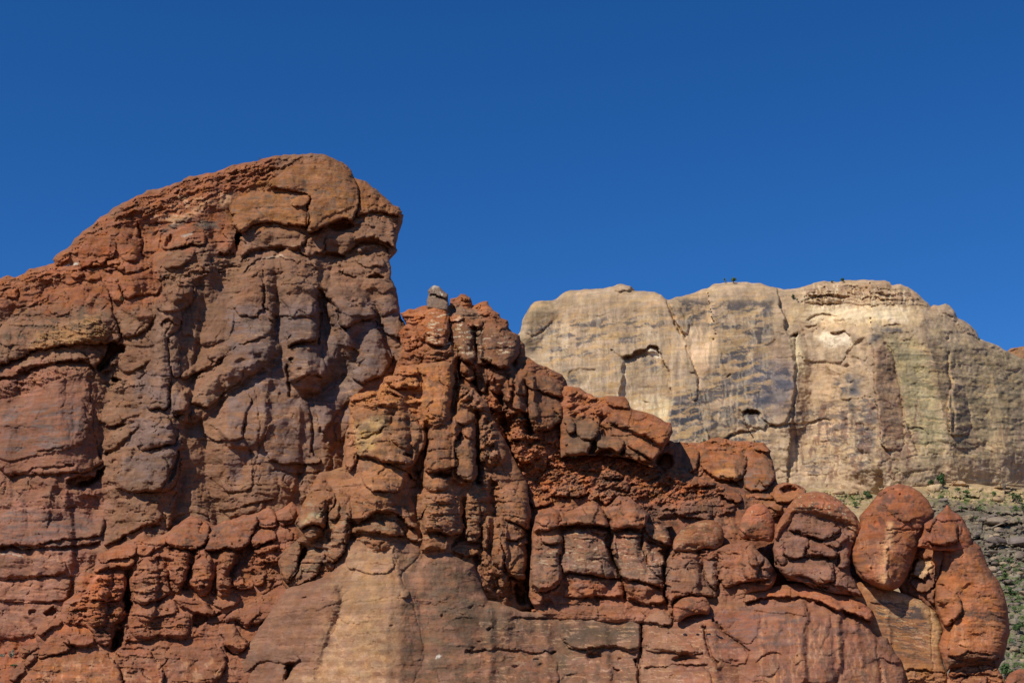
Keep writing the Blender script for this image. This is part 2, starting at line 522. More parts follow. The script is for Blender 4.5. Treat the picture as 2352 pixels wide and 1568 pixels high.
    for per, am, ln in ((26.0, 1.0, 120.0), (9.5, 0.36, 70.0)):
        v = by / per + 0.55 * gnoise(bx / 210, by / 60, seed + 63)
        li = np.floor(v).astype(int); fr = v - li
        r1 = _TAB[(li * 7 + seed) & 255, (li * 3 + 5) & 255]; r2 = _TAB[(li * 5 + 9) & 255, (li * 11 + seed) & 255]
        gate = sstep(0.0, 0.3, gnoise(bx / ln + r1 * 40, li * 0.77 + r2 * 9, seed + 64))
        g2 = sstep(-0.2, 0.3, gnoise(bx / (ln * 0.7) + r2 * 30, li * 1.31 + 3, seed + 65))
        Hh += rough * bed * am * (g2 * (r1 - 0.5) * 1.6 + gate * (0.6 * fr - 2.6 * np.exp(-((1 - fr) * per / 2.1) ** 2)))
        if am == 1.0:
            u = bx / (ln * 0.55) + r1 * 13.7 + 0.15 * np.sin(v * 3)
            ui = np.floor(u).astype(int); fu = u - ui
            hv = _TAB[(ui * 13 + li * 5) & 255, (li * 3 + ui) & 255]
            jd = np.abs(fu - 0.2 - 0.6 * hv) * ln * 0.55
            Hh -= rough * bed * 2.2 * np.where(hv > 0.5, 1, 0) * g2 * np.exp(-(jd / 1.8) ** 2)
    pit = gnoise(bx / 11, by / 7, seed + 66); pg = sstep(0.05, 0.35, gnoise(X / 90, Yp / 70, seed + 67))
    Hh -= rough * bed * 1.2 * pg * sstep(0.42, 0.6, pit)
    Hh += rough * n3 * fbm(X / 9, Yp / 6, 3, seed + 24, 0.6) * 1.0
    bY = 1.0 / tps(pl)(X, Yp)
    mpp = bY / FPX
    depth = Hh - ed * (1 - prof(din / er))
    Yw = bY - depth * mpp
    Wp = world_pt(X, Yp, Yw)
    b = Body(); b.key = key
    idx = -np.ones(X.shape, int); idx[used] = np.arange(used.sum())
    V = Wp[used]; cols = np.clip((tone(C[used], 0.96, (1.02, 0.985, 0.90)) / 1.12 if far else tone(C[used]) / GAIN), 0.004, 0.8)
    jj, ii = np.nonzero(cell)
    F = np.stack([idx[jj, ii], idx[jj + 1, ii], idx[jj + 1, ii + 1], idx[jj, ii + 1]], -1)
    fp = P[jj, ii]
    # boundary loop edges
    E = np.concatenate([F[:, [0, 1]], F[:, [1, 2]], F[:, [2, 3]], F[:, [3, 0]]])
    Es = np.sort(E, 1); code = Es[:, 0].astype(np.int64) * (len(V) + 1) + Es[:, 1]
    u, first, cnt = np.unique(code, return_index=True, return_counts=True)
    be = E[first[cnt == 1]]
    bv = np.unique(be)
    Ysil = bY + ed * mpp
    if back is not None:        # free-standing stone: rounded far side
        md = din.max() + 1e-6
        Yb = Ysil + back * mpp * prof(din / md) * 1.0
        Vb = world_pt(X, Yp, np.where(snap, Yw, np.maximum(Yb, Yw + 0.001)))[used]
        isb = np.zeros(len(V), bool); isb[bv] = True
        remap = np.where(isb, np.arange(len(V)), np.arange(len(V)) + len(V))
        Fb = remap[F][:, ::-1]
        V = np.concatenate([V, Vb]); cols = np.concatenate([cols, cols])
        F = np.concatenate([F, Fb]); fp = np.concatenate([fp, fp])
    else:                       # the rock runs back into the hill behind
        xs = X[used][bv]; ys = Yp[used][bv]; Y0 = Yw[used][bv]
        cen = np.array([X[used].mean(), Yp[used].mean()])
        rings = []
        for f_, sh in ((0.25, 0.004), (1.0, 0.03)):
            xr = xs + (cen[0] - xs) * sh; yr = ys + (cen[1] - ys) * sh
            rings.append(world_pt(xr, yr, Y0 + skirt * f_))
        base = len(V)
        m = {v: i for i, v in enumerate(bv)}
        r0 = np.array([m[v] for v in be[:, 0]]); r1 = np.array([m[v] for v in be[:, 1]])
        nb = len(bv)
        F1 = np.stack([be[:, 1], be[:, 0], base + r0, base + r1], -1)
        F2 = np.stack([base + r1, base + r0, base + nb + r0, base + nb + r1], -1)
        cols = np.concatenate([cols, cols[bv], cols[bv]])
        V = np.concatenate([V] + rings)
        F = np.concatenate([F, F1, F2])
        fmap = {}
        fp = np.concatenate([fp, np.zeros(len(F1) + len(F2), int)])
    b.V, b.F, b.fp, b.cols, b.pn = V, F, fp, cols, pnames
    b.x0, b.y0, b.sp, b.Y, b.used = x0, y0, sp, np.where(used, Yw, np.nan), used
    BODIES[key] = b
    return b

def Y_at(key, x, y):
    b = BODIES[key]
    i = int(round((x - b.x0) / b.sp)); j = int(round((y - b.y0) / b.sp))
    i = min(max(i, 0), b.Y.shape[1] - 1); j = min(max(j, 0), b.Y.shape[0] - 1)
    v = b.Y[j, i]
    return float(v) if np.isfinite(v) else float(np.nanmedian(b.Y))

def emit(b, name, mat, label=None, cat=None, group=None, kind=None, parent=None, main=None, origin=None):
    """links a body: its own mesh, named pieces of it as children"""
    V = b.V
    if origin is None:
        origin = (V[:, 0].mean(), V[:, 1].min(), max(0.0, V[:, 2].min()))
    has = len(b.pn) > 1
    def sub(sel, nm, par, org):
        F = b.F[sel]
        u, inv = np.unique(F, return_inverse=True)
        return mesh_obj(nm, V[u], inv.reshape(F.shape), [mat], par, org, b.cols[u])
    if not has and parent is None:
        o = mesh_obj(name, V, b.F, [mat], None, origin, b.cols)
        return tag(o, label, cat, group, kind)
    if parent is None:
        root = tag(empty(name, origin), label, cat, group, kind)
    else:
        root = parent; origin = tuple(parent.location)
    sub(b.fp == 0, main or 'wall', root, origin)
    for i, nm in enumerate(b.pn):
        if i and (b.fp == i).any(): sub(b.fp == i, nm, root, origin)
    return root
# ================================================================ red butte
BUTTE_OUT = np.vstack([
    [[-70, 1650], [-70, 660]],
    zpt(1, [0,1310, 60,1290, 130,1300, 200,1262, 250,1225, 330,1220, 400,1195, 470,1185, 450,1150, 480,1110, 560,1060, 610,1010, 660,950,
            720,900, 800,850, 830,810, 900,760, 990,700, 1080,650, 1180,605, 1260,565, 1350,540, 1430,525, 1560,480, 1620,435, 1700,430,
            1760,415, 1860,400, 1930,375, 2000,345, 2100,320, 2190,310, 2240,285, 2330,270]),
    zpt(2, [400,268, 520,255, 600,250, 700,252, 740,240, 830,248, 870,265, 940,290, 1010,320, 1050,355, 1082,385, 1090,440, 1100,455,
            1160,465, 1220,495, 1270,530, 1330,580, 1400,650, 1440,690, 1490,700, 1522,738, 1500,755, 1530,770, 1520,820, 1505,880,
            1480,930, 1475,1000, 1460,1050, 1470,1075, 1430,1120, 1405,1130, 1420,1200, 1415,1260, 1430,1320, 1470,1390, 1475,1450, 1490,1567]),
    zpt(4, [1495,110, 1540,220, 1600,330]),
    [[990, 900], [1010, 1150], [930, 1400], [930, 1650]]])
BUTTE_F = '''
C 1 150 88 55 1 25 | -200 1300 0 1250 470 1150 830 790 1620 400 2352 230 2352 560 1980 900 2010 1060 1780 1010 1380 1060 1380 1460 1300 1567 -200 1567
C 2 146 92 54 1 14 | -40 640 190 560 400 400 640 320 900 300 1090 380 1160 460 1540 730 1500 800 1420 780 1250 750 1110 800 1110 890 950 910 720 940 690 900 400 850 100 920
C 3 148 92 70 0.8 40 | -200 640 400 560 760 620 790 1100 880 1400 700 1567 -200 1567
C 5 152 98 78 0.9 50 | -200 -100 900 -100 880 400 620 700 600 1000 200 1300 -200 1600
C 5 160 86 50 0.7 30 | -100 1150 300 1150 330 1350 100 1600 -100 1600
C 4 128 92 75 0.75 40 | -40 -60 1480 -60 1540 300 1480 520 1200 760 1060 900 820 1000 700 860 400 740 200 900 0 900
C 3 124 92 78 0.6 30 | 1160 1250 1280 330 1340 20 1560 60 1560 650 1440 900 1560 1280 1480 1567 1000 1567
m 0 46 46 70 2 | 402 700 388 800 372 930 352 1080 330 1230
m 0 34 60 60 2 | 590 610 575 760 560 980
m 0 40 62 50 2 | 690 610 690 760 720 850
m 0 46 60 55 2 | 800 700 840 790 850 860 880 930
m 0 24 40 60 2 | 880 600 900 700 925 800
m 0 -40 46 40 1 | 826 770 812 820 790 862 750 880 735 905
m 0 -30 30 26 1 | 745 690 742 760 735 840
m 0 -26 26 26 1 | 636 640 640 720 655 800
m 0 -44 60 55 1 | 250 790 262 880 240 980 225 1080 240 1150
m 0 -26 26 40 1 | 425 700 428 800 436 930
m 0 30 50 40 2 | 440 930 520 850 600 800
m 0 -30 30 50 1 | 430 990 500 930 560 880 600 850
m 0 -26 40 40 1 | 545 600 600 570 680 575 740 590 800 590 880 575
m 0 34 90 70 1 | 130 870 140 1000 120 1130
m 0 26 60 50 2 | 120 1180 130 1280 110 1400
m 0 26 70 60 2 | 640 960 640 1060 610 1160
m 0 -24 40 40 1 | 470 1000 470 1100 500 1180
m 0 30 60 50 2 | 720 960 770 1050 740 1120
m 0 -30 40 30 1 | 790 930 780 1010 790 1090
m 0 28 50 60 2 | 440 560 420 600 400 640
m 0 26 80 60 2 | 250 560 280 620 330 660
m 0 -26 50 40 1 | 360 540 350 620 360 680
S 4 0.42 | -60 -100 1500 -100 1500 500 1100 1000 800 1400 300 1567 0 1400
S 3 0.5 | -100 880 740 620 860 1350 600 1480 -100 1500
S 5 0.55 | -100 60 900 60 900 340 -100 400
S 5 0.6 | -100 460 600 460 560 900 300 1250 -100 1250
S 3 0.6 | 1500 0 2352 -100 2352 1600 1500 1600
S 2 0.6 | 0 560 500 300 1140 400 1140 800 700 900 100 900
r 1 30 6.5 4.5 0.35 | 440 1200 610 1010 830 800 1180 600 1620 425 2352 255 2352 560 2000 600 1700 690 1430 790 1200 850 800 960 560 1200
r 1 26 8 5 0.2 | -100 1330 250 1225 470 1190 560 1240 560 1350 300 1400 0 1500 -100 1500
r 2 38 8 4 0.3 | 0 380 330 280 740 240 900 300 640 340 500 400 340 500 200 560 0 560
b 1 8 20 3 | 660 1080 760 960 960 980 1000 1080 990 1130 920 1140 900 1190 800 1150 790 1200 690 1230
b 1 7 18 2.5 | 980 960 1060 900 1190 880 1225 1000 1200 1080 1170 1170 1080 1160 1010 1100
c 1 9 2.4 | 1190 840 1190 920 1225 990 1200 1085
b 1 4 14 2 | 1210 850 1400 870 1370 1000 1350 1080 1210 1090
b 1 12 18 4 0 .12 = block | 1390 960 1440 900 1560 880 1740 890 1770 960 1760 1040 1640 1010 1500 1060 1380 1060
h 1 14 8 | 1400 1040 1420 950 1450 925 1490 960 1490 1030 1440 1060
b 1 8 12 2 | 1840 1080 1990 920 2012 1040 1930 1105
h 1 34 4 | 2015 915 2065 925 2060 1000 2015 1055
u 1 9 8 | 610 1240 720 1220 830 1190 1000 1220 1060 1255 1180 1250 1300 1215
b 1 9 9 3 | 600 1240 690 1200 720 1290 620 1320
b 1 8 8 3 | 890 1220 1060 1195 1070 1240 900 1255
b 1 9 9 3 | 450 1150 540 1080 600 1090 590 1150 480 1205
b 1 6 9 2 | 790 1140 900 1120 920 1180 800 1210
b 1 7 9 2 | 920 1170 990 1130 1040 1180 920 1210
b 1 9 14 3 | 1010 1340 1100 1280 1380 1220 1370 1450 1250 1440 1060 1500 1030 1400
b 1 8 14 3 | 860 1330 950 1280 1010 1340 1050 1500 970 1520 920 1400
b 1 8 12 3 | 40 1420 140 1400 180 1450 140 1480 60 1470
b 1 6 12 2 | 110 1480 250 1410 450 1440 380 1520 160 1567
b 1 5 10 2 | 520 1240 720 1310 840 1260 880 1330 700 1330 540 1370
u 1 6 5 | 1640 1100 1800 1060 1900 1080
u 1 7 6 | 1500 1060 1640 1010 1700 1030 1790 1100
b 1 9 12 3 | 1380 1200 1500 1060 1640 1030 1690 1040 1640 1150 1560 1200 1420 1240
b 1 8 10 3 | 1700 1050 1790 1060 1810 1180 1800 1280 1740 1250 1700 1130
r 1 40 8 5 0.1 | 1380 1250 1700 1150 2050 1180 2060 1280 1700 1330 1500 1450 1380 1460
r 1 22 8 5 | 1800 1060 2010 1060 2050 1180 1850 1180
u 1 13 9 | 1820 1250 1930 1240 2000 1200 2070 1210
b 1 10 16 3 | 1360 1460 1520 1330 1640 1290 1680 1400 1640 1530 1500 1600 1340 1600
b 2 22 26 5 0 .12 = caprock | 50 700 90 640 190 580 290 560 420 590 560 570 700 575 735 600 720 650 690 700 720 760 712 860 690 880 600 855 500 850 400 825 280 840 200 880 130 920 95 910 60 800
h 2 7 12 | 300 745 400 730 560 775 690 800 715 860 690 880 600 855 500 850 400 825 280 840 200 880
b 2 7 14 2 | 560 700 590 640 700 590 735 600 720 650 680 700
b 2 24 30 5 0 .06 = caprock | 340 520 500 400 640 340 800 330 900 320 1000 340 1060 400 1110 480 1140 580 1150 700 1110 790 1100 820 1000 810 930 830 850 870 760 910 715 930 700 800 740 600 560 560
b 2 5 25 0 | 780 480 850 420 940 340 1060 420 1120 600 1090 720 900 760 740 900 720 860 760 680 860 570
h 2 22 6 | 830 880 930 830 1105 825 1100 885 1030 895 960 915 880 885
b 2 13 20 4 = caprock | 1100 460 1220 500 1340 590 1440 690 1520 740 1500 780 1400 770 1330 750 1250 750 1180 770 1110 790 1150 700 1140 580
r 2 12 14 4 | 1210 580 1320 600 1440 690 1520 740 1530 800 1420 780 1330 750 1200 740
r 2 30 4 4 | 1110 790 1330 740 1490 800 1500 900 1440 880 1380 800 1200 800 1110 870
b 2 15 20 4 | 1130 850 1200 790 1340 775 1400 800 1440 860 1470 960 1450 1060 1380 1010 1290 965 1200 970 1130 1000 1100 930
u 2 15 9 | 1040 1090 1130 1010 1200 985 1290 980 1350 1010 1410 1080 1430 1120
b 2 8 12 3 | 860 960 1100 900 1130 1000 1050 1080 1010 1120 850 1090
u 2 13 8 | 790 1085 840 1090 930 1080 1040 1115
b 2 11 16 4 | 130 960 250 890 400 850 500 880 690 920 690 1010 640 1050 500 1040 330 1040 210 1080 140 1150 120 1050
b 2 9 12 4 | 700 960 850 900 860 1000 830 1080 760 1110 690 1130 690 1030
u 2 14 9 | 560 1060 640 1060 690 1110 720 1120
u 2 12 9 | 120 1180 210 1090 330 1050 500 1050 600 1060
h 2 20 5 | 92 925 130 960 118 1090 90 1060
u 2 9 7 | 140 1265 220 1185 320 1135 470 1125 600 1165 640 1205
r 2 34 8 4 | 620 1180 720 1130 1000 1130 1180 1040 1330 1030 1400 1130 1380 1180 1100 1200 900 1230 640 1250
b 2 7 10 3 | 1100 1180 1180 1120 1350 1130 1390 1200 1200 1220
u 2 9 7 | 960 1250 1080 1290 1130 1310 1140 1340
h 2 16 5 | 1195 1300 1230 1268 1300 1262 1360 1290 1375 1312 1280 1318
c 2 8 2.2 | 335 1240 330 1400 335 1567
c 2 9 2.6 | 790 1400 850 1470 930 1560
b 2 7 26 2 | 60 1640 130 1290 230 1240 325 1270 335 1640
b 2 8 40 1 | 340 1640 345 1290 640 1270 780 1400 840 1640
b 2 6 30 1 | 800 1380 960 1280 1180 1330 1400 1340 1470 1400 1480 1640 950 1640
r 2 16 8 3 | 1000 1440 1300 1480 1330 1567 1050 1567
b 4 15 30 4 0 .04 = lobe | 530 300 560 100 450 -40 800 -40 830 120 822 200 800 370 640 350 530 410
b 4 9 10 3 | 350 60 345 -60 450 -60 460 100 440 160 400 195 362 130
u 4 11 7 | 520 405 620 360 700 372 800 385
c 4 13 3.0 | 822 110 812 200 800 375
c 4 10 3.0 | 880 0 960 80 985 190 1040 255
h 4 8 10 | 835 130 945 100 985 220 1040 262 960 290 820 365
b 4 19 20 5 0 .08 = lobe | 970 140 1080 70 1260 50 1310 90 1290 160 1140 180 1040 250 980 200
u 4 12 8 | 1250 170 1300 175 1330 240 1345 270
b 4 14 28 2 = buttress | 1030 270 1120 180 1240 170 1330 260 1400 420 1450 520 1330 650 1190 720 1070 640 1170 480 1100 400 1020 390
p 4 10 40 42 | 1130 330
p 4 9 22 30 | 1150 412 1100 560 1060 610
p 4 7 40 20 | 700 440 960 690
p 4 9 24 34 | 1010 660 1130 545
p 4 9 38 26 | 130 530 310 612 280 492 430 490
p 4 8 26 20 | 40 480 380 655 640 600
c 4 4 2 | 1330 260 1385 430 1400 520
b 4 9 20 3 | 1310 -40 1480 -40 1500 110 1540 300 1500 340 1340 270
b 4 11 18 4 = block | 550 420 600 370 760 370 830 460 880 590 840 690 750 620 560 730 545 560
h 4 18 5 | 545 480 612 488 552 566
c 4 12 3 | 527 560 552 700 556 830
b 4 11 22 2 | 740 700 1100 690 1220 740 1060 860 960 960 880 1080 840 1150 780 1000 740 850
b 4 8 4 2 = slab | 350 1100 370 1040 540 980 620 920 650 850 690 840 740 1000 750 1180 740 1320 830 1350 800 1400 400 1400 330 1250
b 4 10 14 3 | 920 1090 1060 950 1060 1100 1010 1200 960 1220
p 4 9 24 26 | 820 1120 860 1200 930 1290
p 4 12 14 44 | 910 1390
u 4 8 6 | 390 1430 600 1480 740 1470 840 1440
c 4 6 2.5 | 700 840 740 960 745 1180 740 1300
b 3 17 26 4 0 .05 = slab | 0 240 140 90 250 40 370 -40 640 -120 860 -140 940 -60 970 120 1050 330 910 380 600 370 260 430 240 470 0 560 -60 560 -60 300
b 3 5 3 1 = slab | 240 400 320 290 620 180 840 110 870 200 950 270 910 370 600 380 260 430
r 3 120 3.2 2.5 -0.25 | 240 410 320 290 620 180 840 110 950 270 910 380
c 3 7 3 | 380 -10 200 100 60 190
u 3 8 4 | 240 430 560 378 760 350 910 375
u 3 9 5 | -40 575 230 462
C 3 164 116 72 0.75 8 | 240 400 320 290 620 180 840 110 870 200 950 270 910 370 600 380 260 430
b 3 13 20 4 | 990 40 1240 40 1330 120 1270 260 1050 350 1020 200
b 3 9 10 3 | 130 600 250 420 560 385 700 440 760 500 700 510 560 530 400 540 260 560 130 620
u 3 17 13 | -60 660 100 650 250 580 420 540 700 505 780 545 830 630
r 3 50 5 4 -.2 | -40 690 250 590 700 540 760 620 560 640 250 780 -40 860
h 3 12 22 | 700 640 900 560 940 420 1040 340 1090 440 1250 470 1240 560 1100 620 1060 700 930 720 800 660
h 3 42 9 | 880 500 930 330 1060 380 1090 450 1000 480 920 560 840 640 790 560
h 3 26 7 | 940 650 1030 650 1060 680 1010 712 950 700
b 3 12 9 4 | 710 410 800 390 880 430 860 540 820 600 760 520
b 3 9 12 3 | 1040 480 1180 400 1310 440 1260 560 1060 640 1000 560
r 3 26 12 6 | 840 640 900 480 1000 500 1030 640 960 700
r 3 30 8 4 | 760 700 900 690 1250 680 1260 750 1000 790 800 760
b 3 11 34 3 = slab | -80 880 250 790 560 640 740 620 760 690 790 1000 780 1100 830 1250 860 1350 880 1390 760 1470 600 1480 -80 1500
b 3 4 10 1 | -60 1100 200 930 400 870 600 820 700 830 730 900 770 1200 500 1300 -60 1400
u 3 8 6 | 300 1290 450 1268 560 1240
u 3 9 8 | 170 1475 320 1425 560 1400 660 1400
u 3 26 24 | 560 1530 700 1500 800 1500 900 1400
h 3 40 16 | 640 1560 800 1500 895 1385 885 1480 800 1600 700 1640 640 1600
u 3 10 9 | 885 1060 1000 1070 1060 1062 1160 1020
p 3 12 70 34 | 1110 930 1000 1060
b 3 7 14 2 | 800 960 900 920 1000 960 1060 1060 880 1080
b 3 8 16 2 | 870 1220 960 1130 1170 1010 1240 1000 1100 1200 900 1330
c 3 9 3.5 | 920 1310 1020 1240 1120 1150
b 3 15 20 5 = pillar | 1290 300 1300 100 1350 30 1480 20 1560 100 1560 210 1490 290 1440 300 1445 450 1460 640 1450 880 1430 940 1360 930 1250 930 1260 860 1300 680 1290 600 1320 420 1280 380
b 3 8 10 3 = pillar | 1360 110 1420 40 1500 40 1550 90 1560 190 1530 220 1440 160 1400 180 1370 230
h 3 8 3 | 1440 300 1490 290 1560 210 1555 260 1500 300
b 3 6 6 3 = pillar | 1440 320 1480 300 1540 330 1530 560 1545 660 1470 660 1450 500
b 3 8 7 3 = pillar | 1460 700 1550 700 1620 900 1600 950 1480 960 1455 880
u 3 15 10 | 1470 930 1500 985 1620 962 1650 930
r 3 24 14 6 | 1500 980 1640 960 1700 860 1790 900 1660 1060 1540 1050
u 3 6 4 | 1290 650 1380 640 1450 652
u 3 6 5 | 1255 900 1340 862 1430 872
b 3 16 34 4 = pillar | 1170 1240 1200 1080 1270 950 1420 950 1480 1080 1530 1210 1440 1245 1300 1272 1190 1290
b 3 15 28 5 = pillar | 960 1500 1100 1400 1190 1290 1440 1262 1540 1230 1556 1370 1500 1567 1440 1640 1000 1640
h 3 16 8 | 1500 1290 1548 1250 1552 1380 1500 1500 1430 1600 1440 1450 1490 1390
b 3 8 12 3 | 1040 1567 1180 1400 1300 1370 1440 1380 1440 1500 1380 1640 1040 1640
u 3 7 6 | 1180 1240 1260 1290 1400 1270
c 3 7 2.4 | 2140 790 2160 880 2090 1010 2085 1150
b 3 5 4 2 | 1910 1380 1950 1210 2000 1270 2060 1220 2110 1210 2175 1400 2150 1640 1900 1640
b 3 6 4 2 = slab | 1720 1000 1860 900 2120 760 2160 890 2090 1020 2085 1200 1760 1200
b 3 12 22 3 = lobe | 1540 640 1770 450 1800 480 1830 560 1700 610 1560 690
b 3 13 24 3 = lobe | 1770 440 2000 330 2200 180 2352 190 2352 280 2060 380 1940 440 1850 550 1800 520
u 3 11 9 | 1550 660 1700 620 1830 560 1960 450
b 3 12 30 2 = lobe | 1620 880 1820 590 2080 540 2080 690 1930 760 1870 850 1760 930 1680 890
p 3 13 60 34 | 1990 700 1930 770
p 3 9 40 22 | 1600 690 1860 520
b 3 5 30 1 | 1560 60 1800 40 1990 60 2000 300 1760 420 1640 300 1560 330
c 3 4 2.5 | 1610 30 1650 250 1760 280 1850 130
C 5 120 84 74 0.5 30 | 100 80 800 120 900 250 700 360 400 340 0 360
b 5 12 30 3 = ledge | -80 140 230 60 420 70 830 140 920 170 880 300 700 330 480 340 290 400 100 375 -80 430
u 5 17 12 | -80 430 100 380 200 420 290 405 380 402 600 390 760 375 880 345
b 5 6 12 2 | -80 480 200 480 560 500 570 600 470 650 300 650 -80 680
u 5 9 7 | -80 690 130 682 320 652 480 642 570 620
b 5 5 10 2 = slab | -80 700 300 690 480 640 620 690 600 790 560 860 400 880 -80 870
h 5 12 5 | 240 945 320 935 330 985 260 1000
h 5 14 5 | 370 960 440 900 500 940 480 985 390 1000
u 5 5 5 | -80 850 200 850 520 870
b 5 5 14 2 | -80 1000 400 960 500 1000 280 1180 -80 1200
b 5 11 22 3 = slab | 890 300 1000 60 1340 -20 1400 190 1180 240 980 370 880 400
u 5 12 8 | 970 385 1100 290 1180 240 1390 212
b 5 8 12 3 | 1410 160 1480 60 1650 60 1800 80 1850 200 1800 230 1780 120 1640 100 1500 150 1440 280
b 5 6 14 2 | 1840 -60 2100 -60 2300 40 2200 120 1900 150
u 5 10 7 | 1860 90 2000 70 2160 30 2352 -20
c 3 5 2 | 2185 760 2230 1000 2190 1500
V 3 112 92 90 0.75 60 9 0.04 0.12 | 0 900 700 850 800 1250 300 1350 0 1350
C 1 196 146 108 0.7 3 | 1450 780 1640 740 1640 800 1480 850
C 1 196 146 108 0.7 3 | 1640 790 1640 720 1760 660 1790 690 1700 750
C 1 200 150 112 0.75 3 | 1880 660 1900 590 1990 570 1970 660 1890 700
C 1 196 150 110 0.7 2 | 1510 610 1610 595 1610 630 1515 640
C 1 190 140 106 0.6 3 | 1280 800 1420 760 1430 800 1290 830
C 1 96 90 84 0.7 3 | 1680 820 1840 820 1870 900 1700 880
C 1 100 92 86 0.6 3 | 1350 940 1460 850 1640 800 1500 880 1400 930
C 1 214 206 196 0.85 1.5 | 560 1198 590 1186 600 1192 575 1204
C 1 214 206 196 0.85 1.5 | 622 1188 650 1178 675 1182 640 1192
C 1 206 190 172 0.8 1.5 | 1145 1248 1180 1244 1220 1256 1170 1258
C 3 206 180 160 0.8 1.5 | 1285 940 1340 932 1405 944 1340 940
C 2 214 206 200 0.8 1.2 | 400 835 420 830 425 870 405 870
C 2 206 190 180 0.7 1.2 | 440 850 452 850 452 880 442 880
C 2 220 214 210 0.85 1.2 | 1292 1020 1302 1020 1302 1050 1294 1050
C 2 200 170 140 0.75 1.5 | 1180 790 1260 750 1330 765 1420 810 1330 775 1260 762
C 2 196 164 140 0.7 1.5 | 1050 1100 1150 1050 1290 1018 1370 1040 1290 1030 1150 1064
C 2 196 164 140 0.7 1.5 | 200 1190 320 1128 470 1112 600 1160 470 1124 320 1142
C 1 200 184 170 0.6 1.5 | 1560 945 1620 925 1650 910 1640 935 1580 952
C 5 206 190 176 0.7 1.5 | 0 470 90 455 210 480 200 490 90 468
V 2 106 90 80 0.6 30 12 0.22 -.1 | 0 600 700 400 1000 400 1140 600 1140 800 400 820 0 880
V 1 96 86 80 0.7 26 12 0.18 -.2 | 1180 860 1430 780 1960 780 1900 900 1700 940 1300 960
V 3 84 74 62 0.6 22 12 0.12 | 0 260 900 -60 960 200 300 380 0 470
V 4 108 88 82 0.6 60 30 0.06 | 0 100 1500 100 1300 700 900 1000 700 700 0 900
V 4 176 140 118 0.5 90 5 0.3 | 100 200 1400 200 1100 1000 300 1500
V 1 186 140 106 0.7 20 12 0.2 -.3 | 1250 800 1500 620 2000 540 1980 700 1700 780 1450 860
V 2 178 116 70 0.45 40 14 0.1 .2 | 300 500 900 330 1140 560 1140 800 720 900 100 900
V 4 120 98 97 0.6 80 22 -0.02 | 0 0 1480 0 1440 900 900 1150 700 1567 0 1567
V 3 118 96 95 0.6 80 26 0.0 | 1150 600 1560 500 1560 1567 1000 1567
V 5 112 90 86 0.7 90 10 0.02 | 0 50 880 150 600 480 0 480
V 5 178 120 90 0.5 50 10 0.15 | 0 450 600 480 560 900 300 1200 0 1200
'''
butte = relief('butte', BUTTE_OUT,
    [(0, 1568, 117), (900, 1568, 121), (600, 360, 135), (0, 650, 130), (920, 480, 135.5), (350, 1100, 121), (600, 1000, 121.5), (920, 1000, 126)],
    BUTTE_F, (136, 95, 72), edge=(34, 34), sp=1.75, seed=3, noise=(14, 7, 1.4), terr=2.0, strata=2.0, rim=2.6, bed=3.0, flute=13, ls=1.8)

